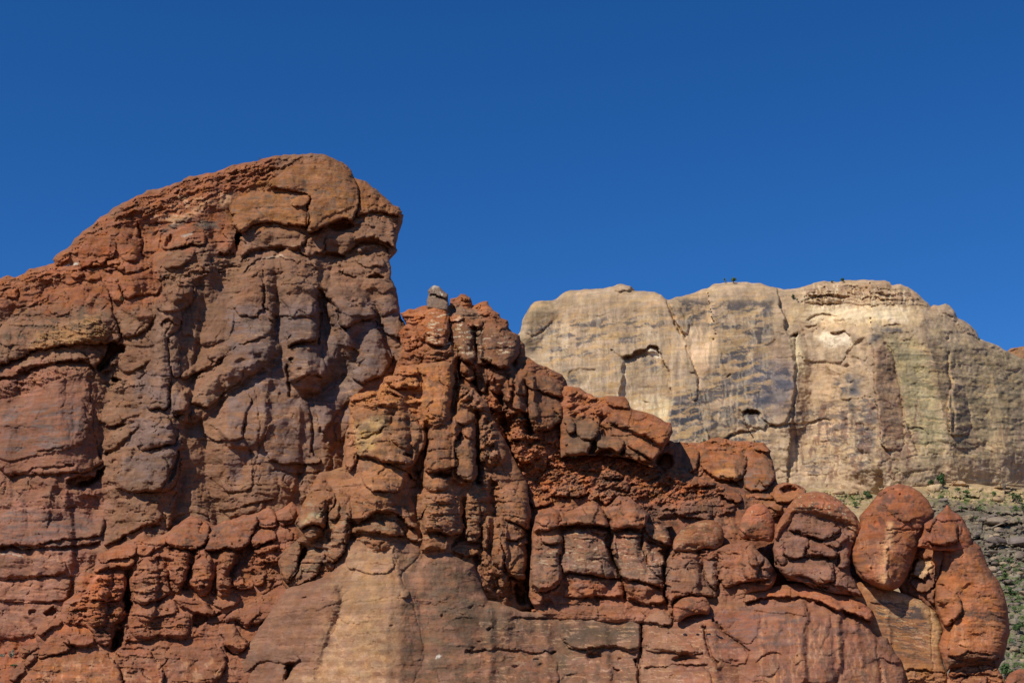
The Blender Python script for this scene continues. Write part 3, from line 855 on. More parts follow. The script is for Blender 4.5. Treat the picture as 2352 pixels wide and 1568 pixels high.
# ================================================================ rubbly outcrop at the foot of the butte
OUTCROP_OUT = zpt(5, [-60,1640, 30,1480, 160,1360, 165,1250, 320,1220, 300,1150, 330,1070, 520,980, 545,880, 640,800, 630,690, 720,610, 790,640, 805,560, 830,470,
    1000,390, 1150,330, 1230,270, 1300,330, 1420,280, 1640,130, 1760,170, 1830,220, 1990,160, 2200,110, 2300,60, 2352,100, 2500,20, 2600,100,
    2600,400, 2640,560, 2600,900, 2500,1640])
OUTCROP_F = '''
C 5 166 94 56 0.9 20 | 540 1050 760 620 1100 620 1080 800 1070 1000 700 1150 300 1180
C 5 152 92 62 0.8 30 | 800 600 820 450 1430 280 2300 60 2352 800 1900 1000 1100 620
C 5 164 100 64 0.9 20 | 100 1640 300 1380 700 1300 980 1340 1060 1640
C 5 150 84 52 1 12 | -60 1640 30 1400 150 1330 170 1400 60 1640
m 5 34 26 26 2 | 870 640 850 800 820 1000
m 5 -38 11 11 1 | 1100 620 1095 800 1105 960 1000 1100 980 1260
m 5 30 26 26 2 | 1270 560 1270 760 1240 960
m 5 -22 10 10 1 | 1445 520 1460 700 1500 820
m 5 28 24 20 2 | 1560 440 1540 600 1530 720
m 5 -27 10 10 1 | 1650 520 1600 640 1580 760
m 5 26 26 22 2 | 1750 500 1720 700
m 5 -26 9 9 1 | 1870 560 1835 700 1830 800
m 5 26 22 20 2 | 1960 430 1920 600 1900 760
m 5 -22 10 10 1 | 2060 440 1985 640
m 5 -30 13 13 1 | 2150 400 2080 520
b 5 14 22 4 = block | 1430 290 1640 130 1760 180 1800 240 1780 330 1700 440 1430 410
b 5 15 22 4 = block | 1760 370 1800 260 1990 180 2190 120 2210 200 2160 280 2130 400 2070 430 1960 400 1860 430 1740 430
b 6 13 16 4 = block | 220 350 280 250 380 240 440 270 440 340 340 370 260 420 220 400
b 6 10 18 3 | 290 240 300 150 400 60 440 150 440 235
b 6 9 14 3 | 440 160 480 100 620 60 600 200 480 230
u 5 17 10 | 1430 415 1560 400 1700 445
u 5 15 9 | 1740 430 1860 432 1960 405 2070 435
u 5 10 8 | 2130 400 2250 370 2352 345
b 5 12 14 4 | 830 480 1000 395 1160 365 1170 480 1060 500 950 520 850 540
b 5 13 14 4 = block | 800 600 850 540 1000 490 1130 480 1170 530 1120 580 1000 570 840 615
u 5 10 7 | 800 640 850 615 1000 580 1140 600
b 5 10 12 3 | 1170 400 1280 340 1430 320 1430 380 1330 420 1260 480 1180 480
b 5 8 7 3 | 1260 490 1370 450 1390 490 1290 525
b 5 10 10 3 = stack | 790 660 900 610 1090 640 1100 700 1070 760 1060 800 1030 860 860 870 720 850 760 720
b 5 10 16 3 = stack | 540 1050 560 960 700 880 1010 870 1060 950 1060 1050 960 1075 950 1150 960 1200 930 1250 830 1230 780 1100 640 1060
r 5 52 7 5.5 .06 | 540 1050 560 900 760 760 790 650 900 610 1090 640 1060 800 1010 870 1060 960 1060 1050 950 1080 960 1200 830 1230 780 1100
b 5 10 14 3 = stack | 1110 620 1240 540 1430 560 1440 700 1460 780 1400 850 1200 900 1140 860 1110 780
r 5 44 9 5 -.05 | 1110 620 1240 540 1430 560 1460 780 1400 850 1200 900 1110 800
b 5 9 10 3 = stack | 1430 440 1700 430 1700 480 1650 540 1600 640 1560 760 1450 690 1430 560
r 5 44 6 4.5 | 1430 440 1700 430 1600 640 1560 760 1450 690
b 5 8 10 3 = stack | 1650 560 1700 500 1890 490 1870 620 1820 700 1810 780 1750 830 1590 740 1600 660
r 5 36 10 4 | 1600 640 1870 560 1810 780 1750 830 1590 740
b 5 9 10 3 = stack | 1850 640 1890 480 1900 420 2060 420 2040 520 1980 590 1965 780 1840 780
r 5 34 8 4.5 | 1850 640 1900 420 2060 420 1980 590 1965 780 1840 780
b 5 9 9 3 = stack | 1980 600 2030 550 2080 680 2190 760 1970 775
r 5 20 12 5 | 2050 440 2200 380 2500 380 2480 760 2300 780 2200 700 2080 600
b 6 10 9 3 | 240 430 300 400 450 375 480 410 380 440 260 470
b 6 9 9 3 | 290 510 400 460 480 490 420 540 330 550
b 6 10 12 3 | 230 680 300 600 370 620 330 720 260 750
b 5 9 10 3 | 1210 980 1300 880 1460 850 1520 900 1510 980 1370 1010 1220 1000
b 5 9 14 3 | 1100 1080 1200 1000 1620 940 1630 1100 1620 1170 1500 1170 1350 1160 1250 1200 1130 1180
r 5 50 8 4 | 1100 1080 1200 1000 1620 940 1630 1170 1130 1180
b 5 12 12 4 | 1470 830 1740 850 1850 960 1780 990 1640 950 1530 900
u 5 14 8 | 1640 950 1780 995 1850 965 1900 940
b 5 8 10 2 | 1760 800 2050 800 2060 890 1860 940
b 5 10 10 4 | 330 1290 400 1180 560 1160 620 1290 460 1330 320 1360
b 5 11 12 4 | 530 1200 650 1150 800 1170 820 1230 700 1262 560 1232
u 5 9 6 | 560 1235 700 1262 820 1238
b 5 11 10 4 | 300 1150 330 1070 520 1000 530 1060 400 1120 350 1170
b 5 8 10 3 | 165 1340 170 1260 320 1220 330 1270 190 1360
b 5 8 9 3 | 190 1390 330 1270 320 1360 220 1430
h 5 40 8 | 1090 650 1112 655 1102 800 1150 900 1100 970 1060 990 1040 870 1070 760
h 5 34 9 | 960 1150 1060 1060 1080 1180 1060 1250 960 1310 940 1260
h 5 22 8 | 1640 960 1780 1000 1800 1020 1700 1110 1640 1100
r 5 14 9 5 | 960 1070 1200 990 1100 1080 1130 1200 1060 1320 960 1320
b 5 9 26 4 = boulder | 1880 1060 2000 940 2352 770 2500 700 2560 720 2500 860 2420 960 2340 1000 2100 1090 2040 1010
u 5 17 11 | 1990 1010 2100 1090 2260 1040 2352 1000 2440 930
b 5 16 20 4 = boulder | 1860 1090 1990 1040 2050 1150 2140 1210 2100 1290 2000 1330 1930 1250
h 5 16 9 | 1900 1230 2000 1250 2080 1300 2000 1340 1940 1320
b 5 15 34 4 = slab | 130 1640 300 1390 480 1330 700 1310 880 1310 960 1350 1040 1440 1050 1640
b 5 12 18 4 = slab | 1060 1640 1060 1320 1120 1280 1290 1280 1310 1350 1400 1450 1400 1640
b 5 13 24 4 = slab | 1310 1330 1540 1260 1700 1220 1880 1230 1930 1330 1940 1420 1900 1500 1700 1640 1420 1640
c 5 5 2 | 1300 1350 1390 1450 1560 1340
u 5 10 8 | 1060 1200 1200 1210 1350 1180 1500 1180 1640 1190
b 5 9 10 3 | 60 1520 90 1440 200 1420 210 1460 130 1567
V 5 96 72 62 0.5 70 7 0.1 .1 | 130 1640 300 1390 880 1310 1050 1640
V 5 100 78 70 0.6 34 16 0.12 | 1430 300 2350 80 2200 430 1500 450
V 5 190 136 100 0.5 16 30 0.24 | 130 1640 300 1390 880 1310 1400 1320 1900 1300 1900 1640
'''
outcrop = relief('outcrop', OUTCROP_OUT, [(300, 1250, 113.5), (300, 1600, 106), (640, 1250, 113), (600, 1568, 107), (20, 1568, 107.5)],
    OUTCROP_F, (146, 90, 64), edge=(18, 26), sp=1.7, seed=5, noise=(6, 5, 1.8), terr=1.6, strata=2.5, rim=2.5, bed=4.6, flute=7)

# ================================================================ smooth buttress and the bottom wall (one mass)
WALL_OUT = np.vstack([[[500, 1650]],
    zpt(6, [120,1520, 90,1450, 120,1300, 230,1200, 300,1080, 450,870, 520,760, 600,740, 780,690, 930,600, 990,480, 1020,400, 1040,350, 1200,335,
            1470,305, 1510,365, 1660,385, 1700,430, 1900,430, 1950,475, 2130,555, 2170,680, 2250,860, 2352,880]),
    zpt(7, [400,955, 480,960, 640,905, 800,880, 1280,870, 1400,920, 1640,910, 1700,1045, 1740,1040, 1830,985, 1900,985, 1985,975, 2060,885]),
    [[1640, 1400], [1680, 1350]],
    zpt(8, [0,770, 200,740, 450,700, 560,750, 720,790, 860,815, 960,830, 1040,920, 1085,990, 1060,1045, 1060,1140, 1180,1180, 1240,1290, 1300,1370, 1330,1470, 1340,1640])])
WALL_F = '''
C 6 134 92 70 0.85 60 | 1500 400 1950 470 2250 860 2352 900 2400 1640 1400 1640 1480 1000
C 6 176 130 94 0.75 45 | 1050 380 1430 350 1500 700 1470 900 1420 1300 1380 1640 560 1640 800 1300 880 1000 980 600
C 6 192 144 100 0.6 20 | 1220 730 1310 740 1300 1000 1280 1180 1210 1120
C 6 176 130 94 0.3 20 | 1410 360 1460 360 1520 760 1470 900 1400 1640 1330 1640 1440 900
c 6 -5 7 | 1442 345 1446 480 1500 720
c 6 -4 16 | 1020 400 990 560 900 900 800 1300
C 6 128 88 70 0.5 40 | 540 860 900 850 800 1300 560 1640 100 1640 100 1400
C 7 142 94 70 0.6 40 | 0 1050 700 980 1400 950 1400 1640 0 1640
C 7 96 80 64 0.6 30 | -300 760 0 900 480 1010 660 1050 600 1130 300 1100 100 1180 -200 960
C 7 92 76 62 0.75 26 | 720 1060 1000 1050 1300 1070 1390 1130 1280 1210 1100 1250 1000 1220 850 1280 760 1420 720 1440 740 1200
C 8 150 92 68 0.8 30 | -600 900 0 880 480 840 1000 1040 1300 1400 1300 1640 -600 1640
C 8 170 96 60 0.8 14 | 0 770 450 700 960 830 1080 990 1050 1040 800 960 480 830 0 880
m 0 58 300 360 1 | 905 1235 902 1320 888 1450 880 1650
m 0 22 90 90 2 | 1040 1330 1060 1450 1050 1650
m 0 -8 60 60 1 | 985 1300 985 1450 975 1650
m 0 20 80 70 2 | 720 1380 680 1480 640 1650
m 0 -7 50 50 1 | 790 1330 760 1480 730 1650
m 0 20 90 80 2 | 1190 1430 1200 1500 1180 1650
r 6 120 22 0.9 .1 | 1600 420 1900 450 2300 880 2400 1700 1560 1700
r 6 120 22 0.7 -.15 | 100 1300 700 760 960 640 860 1100 700 1700 60 1700
m 0 26 90 90 1 | 1915 1370 1905 1450 1890 1650
m 0 24 70 90 1 | 2000 1440 2030 1530 2050 1650
m 0 26 90 90 2 | 1560 1420 1570 1500 1580 1650
m 0 -22 50 50 1 | 1690 1440 1700 1520 1690 1650
m 0 24 100 80 2 | 1320 1400 1330 1480 1340 1600
S 6 0.5 | 540 300 1900 450 2400 900 2400 1700 60 1700
S 7 0.45 | 400 960 1440 880 2400 1000 2400 1700 300 1700
S 8 0.5 | -500 850 500 850 1000 1000 1320 1700 -500 1700
c 6 4.5 1.8 | 1670 420 1650 500 1530 600 1512 650 1530 710
c 6 3 1.6 | 1605 860 1640 1000 1692 1200 1690 1400 1610 1567
c 6 3 1.5 | 880 905 960 890 1000 872 1100 842
c 6 3 1.5 | 780 950 860 915 900 900
c 6 2.5 1.5 | 1090 890 1300 850 1480 820 1660 835
b 6 4 6 1 | 1040 365 1440 335 1450 500 1440 620 1200 640 1020 560
b 6 9 7 3 | 1500 780 1560 770 1580 810 1560 845 1505 840
h 6 9 5 | 660 950 720 945 700 970 670 968
h 6 8 4 | 670 1435 720 1410 710 1430
h 6 9 4 | 1240 1425 1295 1432 1270 1450
p 6 8 16 14 | 2110 920 2260 1105 2120 1275 1860 1000 680 835
p 6 6 20 10 | 2165 1205 1420 1078
r 6 60 5 3.5 .05 | 1020 350 1470 310 1500 360 1480 380 1040 380
b 6 9 9 3 = ledge | 1160 215 1300 160 1440 165 1540 250 1530 290 1350 285 1160 265
c 6 3.5 2 | 1990 960 2060 1010
b 6 8 24 3 | 90 1460 130 1300 240 1200 400 1230 640 1330 620 1400 510 1400 300 1380 160 1500
u 6 7 6 | 130 1540 300 1380 360 1390
h 6 26 9 | 510 1410 560 1400 640 1340 620 1400 540 1560 510 1540
b 6 6 20 2 | 120 1540 300 1390 510 1400 510 1640 60 1640
b 7 7 8 3 = ledge | 630 920 700 890 860 870 880 920 740 960 640 945
u 7 7 5 | 690 905 900 850 1050 840 1270 870
b 7 10 12 4 = ledge | 1410 965 1500 930 1640 950 1690 1040 1680 1090 1560 1060 1420 1030
u 7 8 6 | 1420 1035 1560 1065 1690 1095
h 7 9 10 | 505 1190 560 1225 630 1200 600 1235 560 1232
h 7 13 4 | 648 1300 690 1295 680 1312 660 1315
p 7 9 30 14 | 570 1405 520 1370 350 1420
p 7 9 16 14 | 125 1105 270 1345 770 1200 1240 1370
h 7 14 12 | 940 1310 1040 1280 1110 1320 1120 1370 1000 1390 950 1380
h 7 15 8 | 1170 1420 1250 1450 1220 1482 1190 1465
h 7 9 8 | 730 1500 820 1480 880 1500 800 1525
h 7 20 12 | 1670 1360 1760 1300 1860 1310 1960 1390 1860 1370 1780 1400 1700 1390
p 7 8 50 16 | 2220 1382 1510 1440
p 7 6 22 18 | 1500 1515 1690 1515
c 7 12 3.2 | 1400 960 1432 1150 1412 1300 1402 1440 1404 1640
h 7 24 5 | 1345 1370 1402 1345 1392 1445
h 7 9 4 | 1360 1250 1425 1250 1415 1310
c 7 11 3.2 | 1960 1090 1970 1210 2010 1310 2066 1395
c 7 9 2.6 | 2030 1010 2110 1120 2220 1200 2300 1270 2352 1290
b 7 4 30 1 | 1970 1120 1980 1020 2030 1010 2160 1150 2290 1260 2340 1330 2300 1420 2080 1390
b 7 7 30 1 | 2040 1000 2100 900 2400 900 2450 1100 2330 1260 2180 1140
b 7 5 24 1 | 1410 1060 1700 1110 1960 1300 1700 1300 1430 1250
u 7 12 8 | 300 1000 480 1010 620 1000 760 960
u 7 9 9 | -100 1290 200 1270 480 1300 720 1290
b 7 9 20 2 = slab | 740 1040 1100 1000 1390 1040 1420 1200 1380 1290 1150 1240 900 1290 760 1250
b 7 8 20 2 = slab | 1425 1070 1640 1090 1900 1270 1960 1330 1700 1300 1480 1300 1430 1220
b 7 8 18 2 = slab | 1440 1440 1700 1410 2000 1420 2040 1640 1440 1640
b 7 8 26 2 = slab | -60 1300 300 1290 700 1310 720 1640 -60 1640
u 7 10 8 | 1430 1430 1560 1430 1700 1400 2000 1400
b 7 6 24 1 = slab | 700 1010 1280 880 1400 930 1425 1150 1400 1330 1200 1250 900 1290 720 1200
b 8 15 13 4 = ledge | -40 780 200 740 450 700 560 750 720 790 960 830 1080 990 1050 1040 960 1000 900 960 800 950 730 930 640 880 480 830 220 830 -40 890
u 8 15 9 | -40 880 100 845 220 832 480 835 560 870
u 8 14 10 | 560 860 640 885 730 935 800 955
u 8 24 11 | 790 955 900 962 960 1005 1050 1042 1090 1042
r 8 18 12 4 | 850 1000 1010 1030 1060 1100 900 1080
h 8 14 9 | 40 1400 120 1310 220 1290 300 1330 290 1350 220 1320 130 1350 70 1400
b 8 5 26 1 | 20 870 440 840 470 940 480 1000 330 970 40 960
h 8 8 4 | 255 855 340 865 340 882 270 875
c 8 -6 8 | 460 840 480 1000 440 1300
c 8 5 3 | 690 1000 700 1100 620 1300
m 8 26 60 60 2 | 600 980 590 1150 600 1400
m 8 22 50 60 2 | 880 1030 900 1250 940 1640
m 8 22 60 50 2 | 340 960 320 1200 330 1500
b 8 3 40 0 | 480 960 800 960 860 1100 760 1300 600 1340 500 1200
b 8 7 16 1 | 1090 1200 1180 1190 1240 1300 1320 1400 1330 1640 1150 1640
c 8 -5 7 | 900 1000 930 1150 960 1400
h 8 30 7 | 1050 1090 1110 1095 1080 1150 1050 1130
b 8 4 20 1 | 40 1500 130 1370 230 1340 260 1420 230 1500 130 1520
C 6 206 192 186 0.9 1.5 | 1798 1357 1818 1332 1850 1318 1846 1340 1825 1362
C 7 216 206 200 0.8 1.5 | 703 968 735 955 775 946 770 954 740 962
C 7 196 170 150 0.7 1.5 | 1050 918 1150 916 1290 928 1150 924
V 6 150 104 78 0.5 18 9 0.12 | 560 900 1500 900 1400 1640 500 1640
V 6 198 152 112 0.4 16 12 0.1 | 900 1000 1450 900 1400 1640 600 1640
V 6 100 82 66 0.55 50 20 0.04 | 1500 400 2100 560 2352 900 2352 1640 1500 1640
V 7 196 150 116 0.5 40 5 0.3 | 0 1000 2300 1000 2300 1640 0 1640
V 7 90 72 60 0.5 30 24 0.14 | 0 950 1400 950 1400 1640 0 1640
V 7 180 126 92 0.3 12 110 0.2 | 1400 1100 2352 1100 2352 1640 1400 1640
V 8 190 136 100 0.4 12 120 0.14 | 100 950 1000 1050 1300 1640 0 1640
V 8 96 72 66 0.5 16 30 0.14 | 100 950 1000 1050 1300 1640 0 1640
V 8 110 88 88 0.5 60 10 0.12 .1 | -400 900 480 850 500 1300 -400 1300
'''
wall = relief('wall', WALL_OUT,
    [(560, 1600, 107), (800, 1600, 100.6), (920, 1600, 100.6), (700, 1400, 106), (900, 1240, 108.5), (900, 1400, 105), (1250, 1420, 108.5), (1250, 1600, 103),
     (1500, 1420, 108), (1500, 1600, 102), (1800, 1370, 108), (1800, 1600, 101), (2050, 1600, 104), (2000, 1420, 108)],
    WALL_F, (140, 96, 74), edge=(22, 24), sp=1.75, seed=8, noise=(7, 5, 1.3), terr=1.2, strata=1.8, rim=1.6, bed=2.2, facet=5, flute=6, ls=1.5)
# ================================================================ hoodoo ridge: peak, rubble slope, outcrops
PEAK_OUT = np.vstack([[[880, 1300], [870, 1000]],
    [[895, 880], [925, 800], [915, 765], [935, 745]],
    zpt(9, [0,330, 60,300, 120,295, 190,262, 232,255, 300,252, 408,275, 428,250, 430,200, 500,180, 520,162, 560,165, 605,190, 612,225, 625,262, 680,230, 755,222, 760,262,
            800,290, 850,335, 860,365, 910,385, 935,430, 930,447, 985,500, 1020,515, 1030,560, 1060,590, 1072,640, 1070,690, 1120,715, 1150,750,
            1240,780, 1320,820, 1380,850, 1420,900, 1428,945, 1400,1080, 1415,1150, 1395,1300, 1400,1450, 1420,1560, 1430,1750]),
    [[1310, 1200], [1300, 1300]]])
PEAK_F = '''
C 9 166 96 52 0.85 26 | -60 230 900 150 700 450 430 400 200 620 0 640
C 9 150 88 54 0.8 26 | -200 600 480 780 700 1000 1100 1300 1420 1300 1420 1800 -200 1800
C 9 136 88 60 0.85 16 | 430 420 640 380 1020 520 1010 760 800 790 500 720
C 9 132 84 56 0.8 20 | 1060 880 1420 900 1420 1250 1130 1340
C 9 122 96 80 0.8 8 | 420 255 500 245 620 285 710 340 720 390 600 370 430 320
m 9 40 50 45 2 | 300 270 310 420 300 600
m 9 36 40 36 2 | 330 640 340 760 300 900 260 1100
m 9 -32 13 13 1 | 430 300 425 520 420 600
m 9 -38 16 16 1 | 500 740 470 900 440 1080
m 9 36 45 45 2 | 540 430 560 560 560 700
m 9 -28 11 11 1 | 650 470 648 600 650 720
m 9 40 60 50 2 | 850 440 840 600 820 740
m 9 34 40 36 2 | 560 780 560 1000 560 1250
m 9 -32 11 11 1 | 660 900 664 1200 664 1600
m 9 34 40 40 2 | 860 860 900 1000 920 1100
m 9 -31 16 16 1 | 850 1000 880 1260 940 1600
m 9 36 40 36 2 | 1040 920 1050 1080 1070 1180
m 9 -32 18 16 1 | 1085 950 1085 1150 1110 1330
m 9 40 90 60 2 | 1260 980 1280 1150 1260 1400
r 9 30 8 5 .1 | -20 330 240 250 240 620 0 660
r 9 24 9 5 .3 | 425 180 640 180 940 420 1060 600 940 560 720 380 600 270 425 250
r 9 36 4 4 .35 | 425 250 500 245 700 335 720 390 560 330 425 300
r 9 30 14 7 | 560 160 620 230 500 250 430 220
b 9 6 8 2 | 500 180 520 162 560 165 605 190 600 215 530 215
b 9 16 24 4 = column | 230 280 300 255 400 300 430 400 425 500 400 600 300 610 190 570 130 470 200 380
b 9 7 16 2 | 190 420 280 340 420 400 420 480 330 540 220 500
b 9 15 22 4 = column | 430 430 520 395 600 440 645 560 640 760 560 745 500 720 495 620 428 560
b 9 18 32 5 0 .06 = column | 690 450 750 420 870 420 980 520 1020 590 1015 700 960 760 900 800 750 760 655 670 655 560
u 9 15 10 | 495 715 560 740 645 765
u 9 22 15 | 720 745 800 770 900 800 960 765 1015 700
b 9 10 12 4 = block | 570 420 650 375 720 390 715 440 660 465 610 450
b 9 8 9 4 | 640 470 690 465 680 515 650 520
b 9 10 8 4 | 650 720 690 692 740 695 785 720 765 765 700 775 655 750
b 9 9 14 3 | 430 330 520 320 560 370 520 400 430 410
b 9 10 18 3 | 0 660 110 640 180 680 190 760 180 850 100 850 0 820
b 9 15 20 5 = column | 180 650 320 615 490 615 498 700 485 800 470 880 300 900 200 940 185 820
b 9 6 8 2 | 350 640 430 630 480 680 470 760 380 760
u 9 6 6 | 180 640 330 610 500 625
r 9 42 9 5 -.15 | 190 780 480 760 470 960 440 1220 150 1200 60 1000 150 960
r 9 36 9 5 -.1 | -160 850 160 850 160 1000 -40 1150 -160 1100
u 9 12 9 | -140 890 0 880 150 900
b 9 8 14 3 = column | -150 860 0 850 150 880 160 1000 0 1060 -140 1040
b 9 10 12 3 | 20 580 90 520 170 560 200 600 120 640 30 640
h 9 15 7 | 125 500 180 560 185 640 130 640
c 9 13 4 | 495 740 480 860 472 960 450 1100
b 9 14 16 5 = column | 490 760 560 750 650 830 640 890 600 915 520 860 485 850
h 9 18 9 | 590 900 650 880 660 930 620 960
b 9 10 16 4 | 650 785 700 770 750 810 745 1000 690 1000 650 960
b 9 17 22 5 = column | 745 800 800 830 900 870 960 970 962 1050 930 1115 850 1030 760 970
b 9 13 14 4 = column | 970 870 1040 860 1082 960 1076 1040 985 1010
b 9 14 18 5 = column | 950 1015 1060 1040 1107 1150 1092 1185 960 1130 930 1110
b 9 9 10 4 | 900 860 970 820 980 900 950 960
b 9 9 8 3 | 880 840 960 810 970 830 900 860
b 9 6 6 3 | 800 800 890 810 880 835 830 835
b 9 17 26 5 = wall_block | 1090 990 1210 985 1370 1065 1412 1100 1412 1250 1280 1320 1200 1330 1130 1330 1090 1200
b 9 16 22 4 = wall_block | 1080 900 1180 830 1330 880 1410 960 1425 1050 1350 1065 1210 985 1085 975
p 9 9 26 40 | 1330 1190
h 9 6 8 | 1100 1100 1150 1080 1170 1320 1110 1330
u 9 13 8 | 1190 1330 1290 1320 1400 1265
r 9 44 9 4.5 .35 | 1090 720 1240 775 1420 895 1428 940 1330 880 1180 800 1080 780
h 9 12 7 | 1330 870 1400 890 1420 940 1360 910
b 9 14 20 4 = column | 660 1020 760 1010 850 1080 900 1160 850 1180 770 1150 680 1100
r 9 24 13 8 .2 | 470 900 650 960 1100 1200 1200 1340 1200 1800 460 1800
b 9 14 16 5 = column | 470 1150 560 1100 650 1130 662 1230 600 1290 520 1290 470 1230
b 9 12 14 4 = column | 520 1310 600 1260 655 1250 660 1350 650 1420 530 1400
b 9 12 12 4 | 930 1330 1000 1290 1080 1300 1090 1380 1030 1420 950 1400
h 9 22 8 | 950 1390 1050 1400 1040 1440 990 1450
b 9 13 12 4 | 990 1480 1060 1450 1180 1480 1200 1560 1050 1620 980 1580
r 9 36 9 4.5 | 1180 1340 1400 1340 1425 1750 1180 1750
h 9 22 8 | 595 890 650 880 670 960 600 950
c 9 15 4 | 1085 1200 1100 1290 1130 1340
c 9 12 4 | 660 1240 668 1500 662 1750
c 9 12 5 | 860 1030 880 1260 900 1400 960 1700
r 9 13 7 4 .1 | 470 900 650 960 1100 1200 1400 1340 1420 1800 460 1800
r 9 50 7 3.5 -.1 | -160 600 500 620 500 1250 -160 1200
V 9 214 190 158 0.75 34 5 0.3 .1 | 230 300 440 300 1000 560 1010 720 500 700 200 560
V 9 96 72 62 0.6 30 24 0.1 | 430 420 1020 520 1000 790 500 740
V 9 92 68 56 0.6 24 20 0.1 | 650 790 1420 880 1410 1320 700 1250
V 9 178 106 60 0.6 26 14 0.12 | -160 600 500 900 1100 1320 1420 1320 1420 1800 -160 1800
'''
peak = relief('peak', PEAK_OUT, [(1000, 660, 127), (1000, 950, 118), (900, 900, 119), (1290, 880, 124), (1290, 1040, 121), (1000, 1250, 112.5), (1250, 1250, 114)],
    PEAK_F, (144, 88, 56), edge=(16, 24), sp=1.7, seed=11, noise=(6, 5, 1.8), terr=1.8, strata=2.2, rim=2.4)

KNOB_OUT = zpt(9, [232,282, 226,215, 247,165, 238,132, 262,106, 295,86, 330,96, 370,130, 412,165, 412,210, 418,250, 408,300, 340,300])
knob = relief('knob', KNOB_OUT, [(1000, 690, 123.5), (1000, 660, 124.5), (1020, 690, 123.6)], '''
b 9 6 14 4 = cap | 240 170 250 110 300 84 370 128 415 165 412 195 330 178 270 170
h 9 7 8 | 245 130 300 120 310 160 250 168
u 9 6 5 | 240 172 300 165 360 180 415 200
C 9 190 180 172 0.7 3 | 280 80 320 80 325 110 280 112
V 9 196 188 180 0.6 3 20 0.42 | 240 80 410 80 410 240 240 240
''', (128, 102, 88), edge=(16, 14), sp=1.3, seed=12, noise=(3, 2, 0.9), terr=1.0, strata=1.2, rim=1.0, back=26, bed=1.5, flute=3, facet=3)

SLOPE_OUT = np.vstack([[[1190, 1300], [1200, 1140], [1240, 1040], [1280, 1020]],
    zpt(10, [560,900, 700,880, 860,860, 1000,860, 1200,900, 1320,820, 1400,820, 1440,760, 1550,830, 1560,1000, 1650,1070, 1850,1130, 2050,1180, 2140,1220, 2300,1240, 2352,1280]),
    [[1860, 1150], [1990, 1250], [2010, 1430], [1180, 1430]]])
SLOPE_F = '''
C 10 160 88 46 0.9 30 | 200 880 1350 900 1500 1060 1950 1180 1900 1260 1400 1300 1260 1420 1000 1250 760 1300 200 1400
C 10 132 88 68 0.8 20 | 440 1140 560 1050 760 1180 880 1000 1080 1030 1140 1230 1300 1330 1900 1250 1950 1500 1260 1500 1000 1300 500 1280
C 10 146 88 58 0.7 20 | 1950 1300 2352 1250 2352 1560 1900 1560
r 10 17 8 5.5 .35 | 300 900 1350 900 1500 1060 1950 1160 1900 1260 1400 1300 760 1300 200 1300
r 10 34 15 8 .15 | 1050 1080 1500 1080 1950 1200 1980 1420 1260 1440 1080 1250
b 10 12 16 4 = block | 860 1040 900 1020 970 1010 1050 1050 1060 1085 960 1110 880 1100
b 10 11 18 4 = block | 770 1180 870 1120 1000 1110 1100 1120 1095 1220 1040 1190 900 1180
b 10 13 18 4 = block | 435 1190 480 1140 560 1120 600 1170 590 1250 500 1260 440 1235
b 10 13 18 4 = block | 580 1160 660 1130 740 1180 750 1240 670 1260 600 1250
u 10 9 7 | 440 1240 520 1262 600 1252 740 1250
b 10 12 18 3 = block | 240 1290 330 1220 420 1230 460 1300 380 1340 270 1340
b 10 15 20 4 = block | 850 1220 900 1180 990 1180 1010 1230 960 1290 890 1325 855 1290
b 10 9 12 3 | 1120 1160 1180 1140 1260 1180 1250 1270 1150 1260
b 10 8 12 3 | 740 1250 820 1160 850 1180 850 1250 780 1300
b 10 11 30 2 | 1480 1400 1560 1290 1760 1260 1820 1340 1810 1460 1700 1430 1600 1440
b 10 8 20 2 | 1340 1360 1420 1300 1540 1320 1470 1440 1340 1440
b 10 12 18 4 = block | 1620 1115 1700 1090 1830 1090 1850 1150 1760 1180 1640 1180
b 10 12 18 4 = block | 1840 1130 1980 1180 2060 1240 2070 1310 1960 1290 1850 1210
b 10 12 14 3 | 1920 1330 1990 1300 2020 1350 1990 1390 1920 1380
r 10 30 6 4 .1 | 2080 1250 2352 1240 2352 1320 2090 1320
u 10 10 8 | 1890 1330 1960 1340 2080 1320
h 10 44 14 | 1300 960 1330 900 1400 860 1475 880 1492 950 1470 1020 1390 1050 1330 1010
b 10 10 30 2 | 180 1420 260 1400 460 1320 560 1300 540 1340 420 1500 320 1567
r 10 9 6 4 .2 | 300 900 1350 900 1500 1060 1950 1160 1900 1260 1300 1300 760 1300 200 1300
V 10 92 66 54 0.6 26 16 0.12 | 300 900 1950 900 2352 1250 2352 1560 200 1560
V 10 178 106 60 0.5 16 9 0.16 | 300 900 1950 1100 1900 1300 200 1400
'''
slope = relief('slope', SLOPE_OUT, [(1250, 1250, 113), (1700, 1250, 113), (1350, 1050, 119.6), (1560, 1060, 120.6), (1750, 1150, 118.5), (1250, 1130, 117), (1230, 1430, 113.5), (1950, 1430, 113.5)],
    SLOPE_F, (140, 84, 56), edge=(14, 16), sp=1.7, seed=14, noise=(5, 5, 2.2), terr=1.8, strata=2.0, rim=2.4)

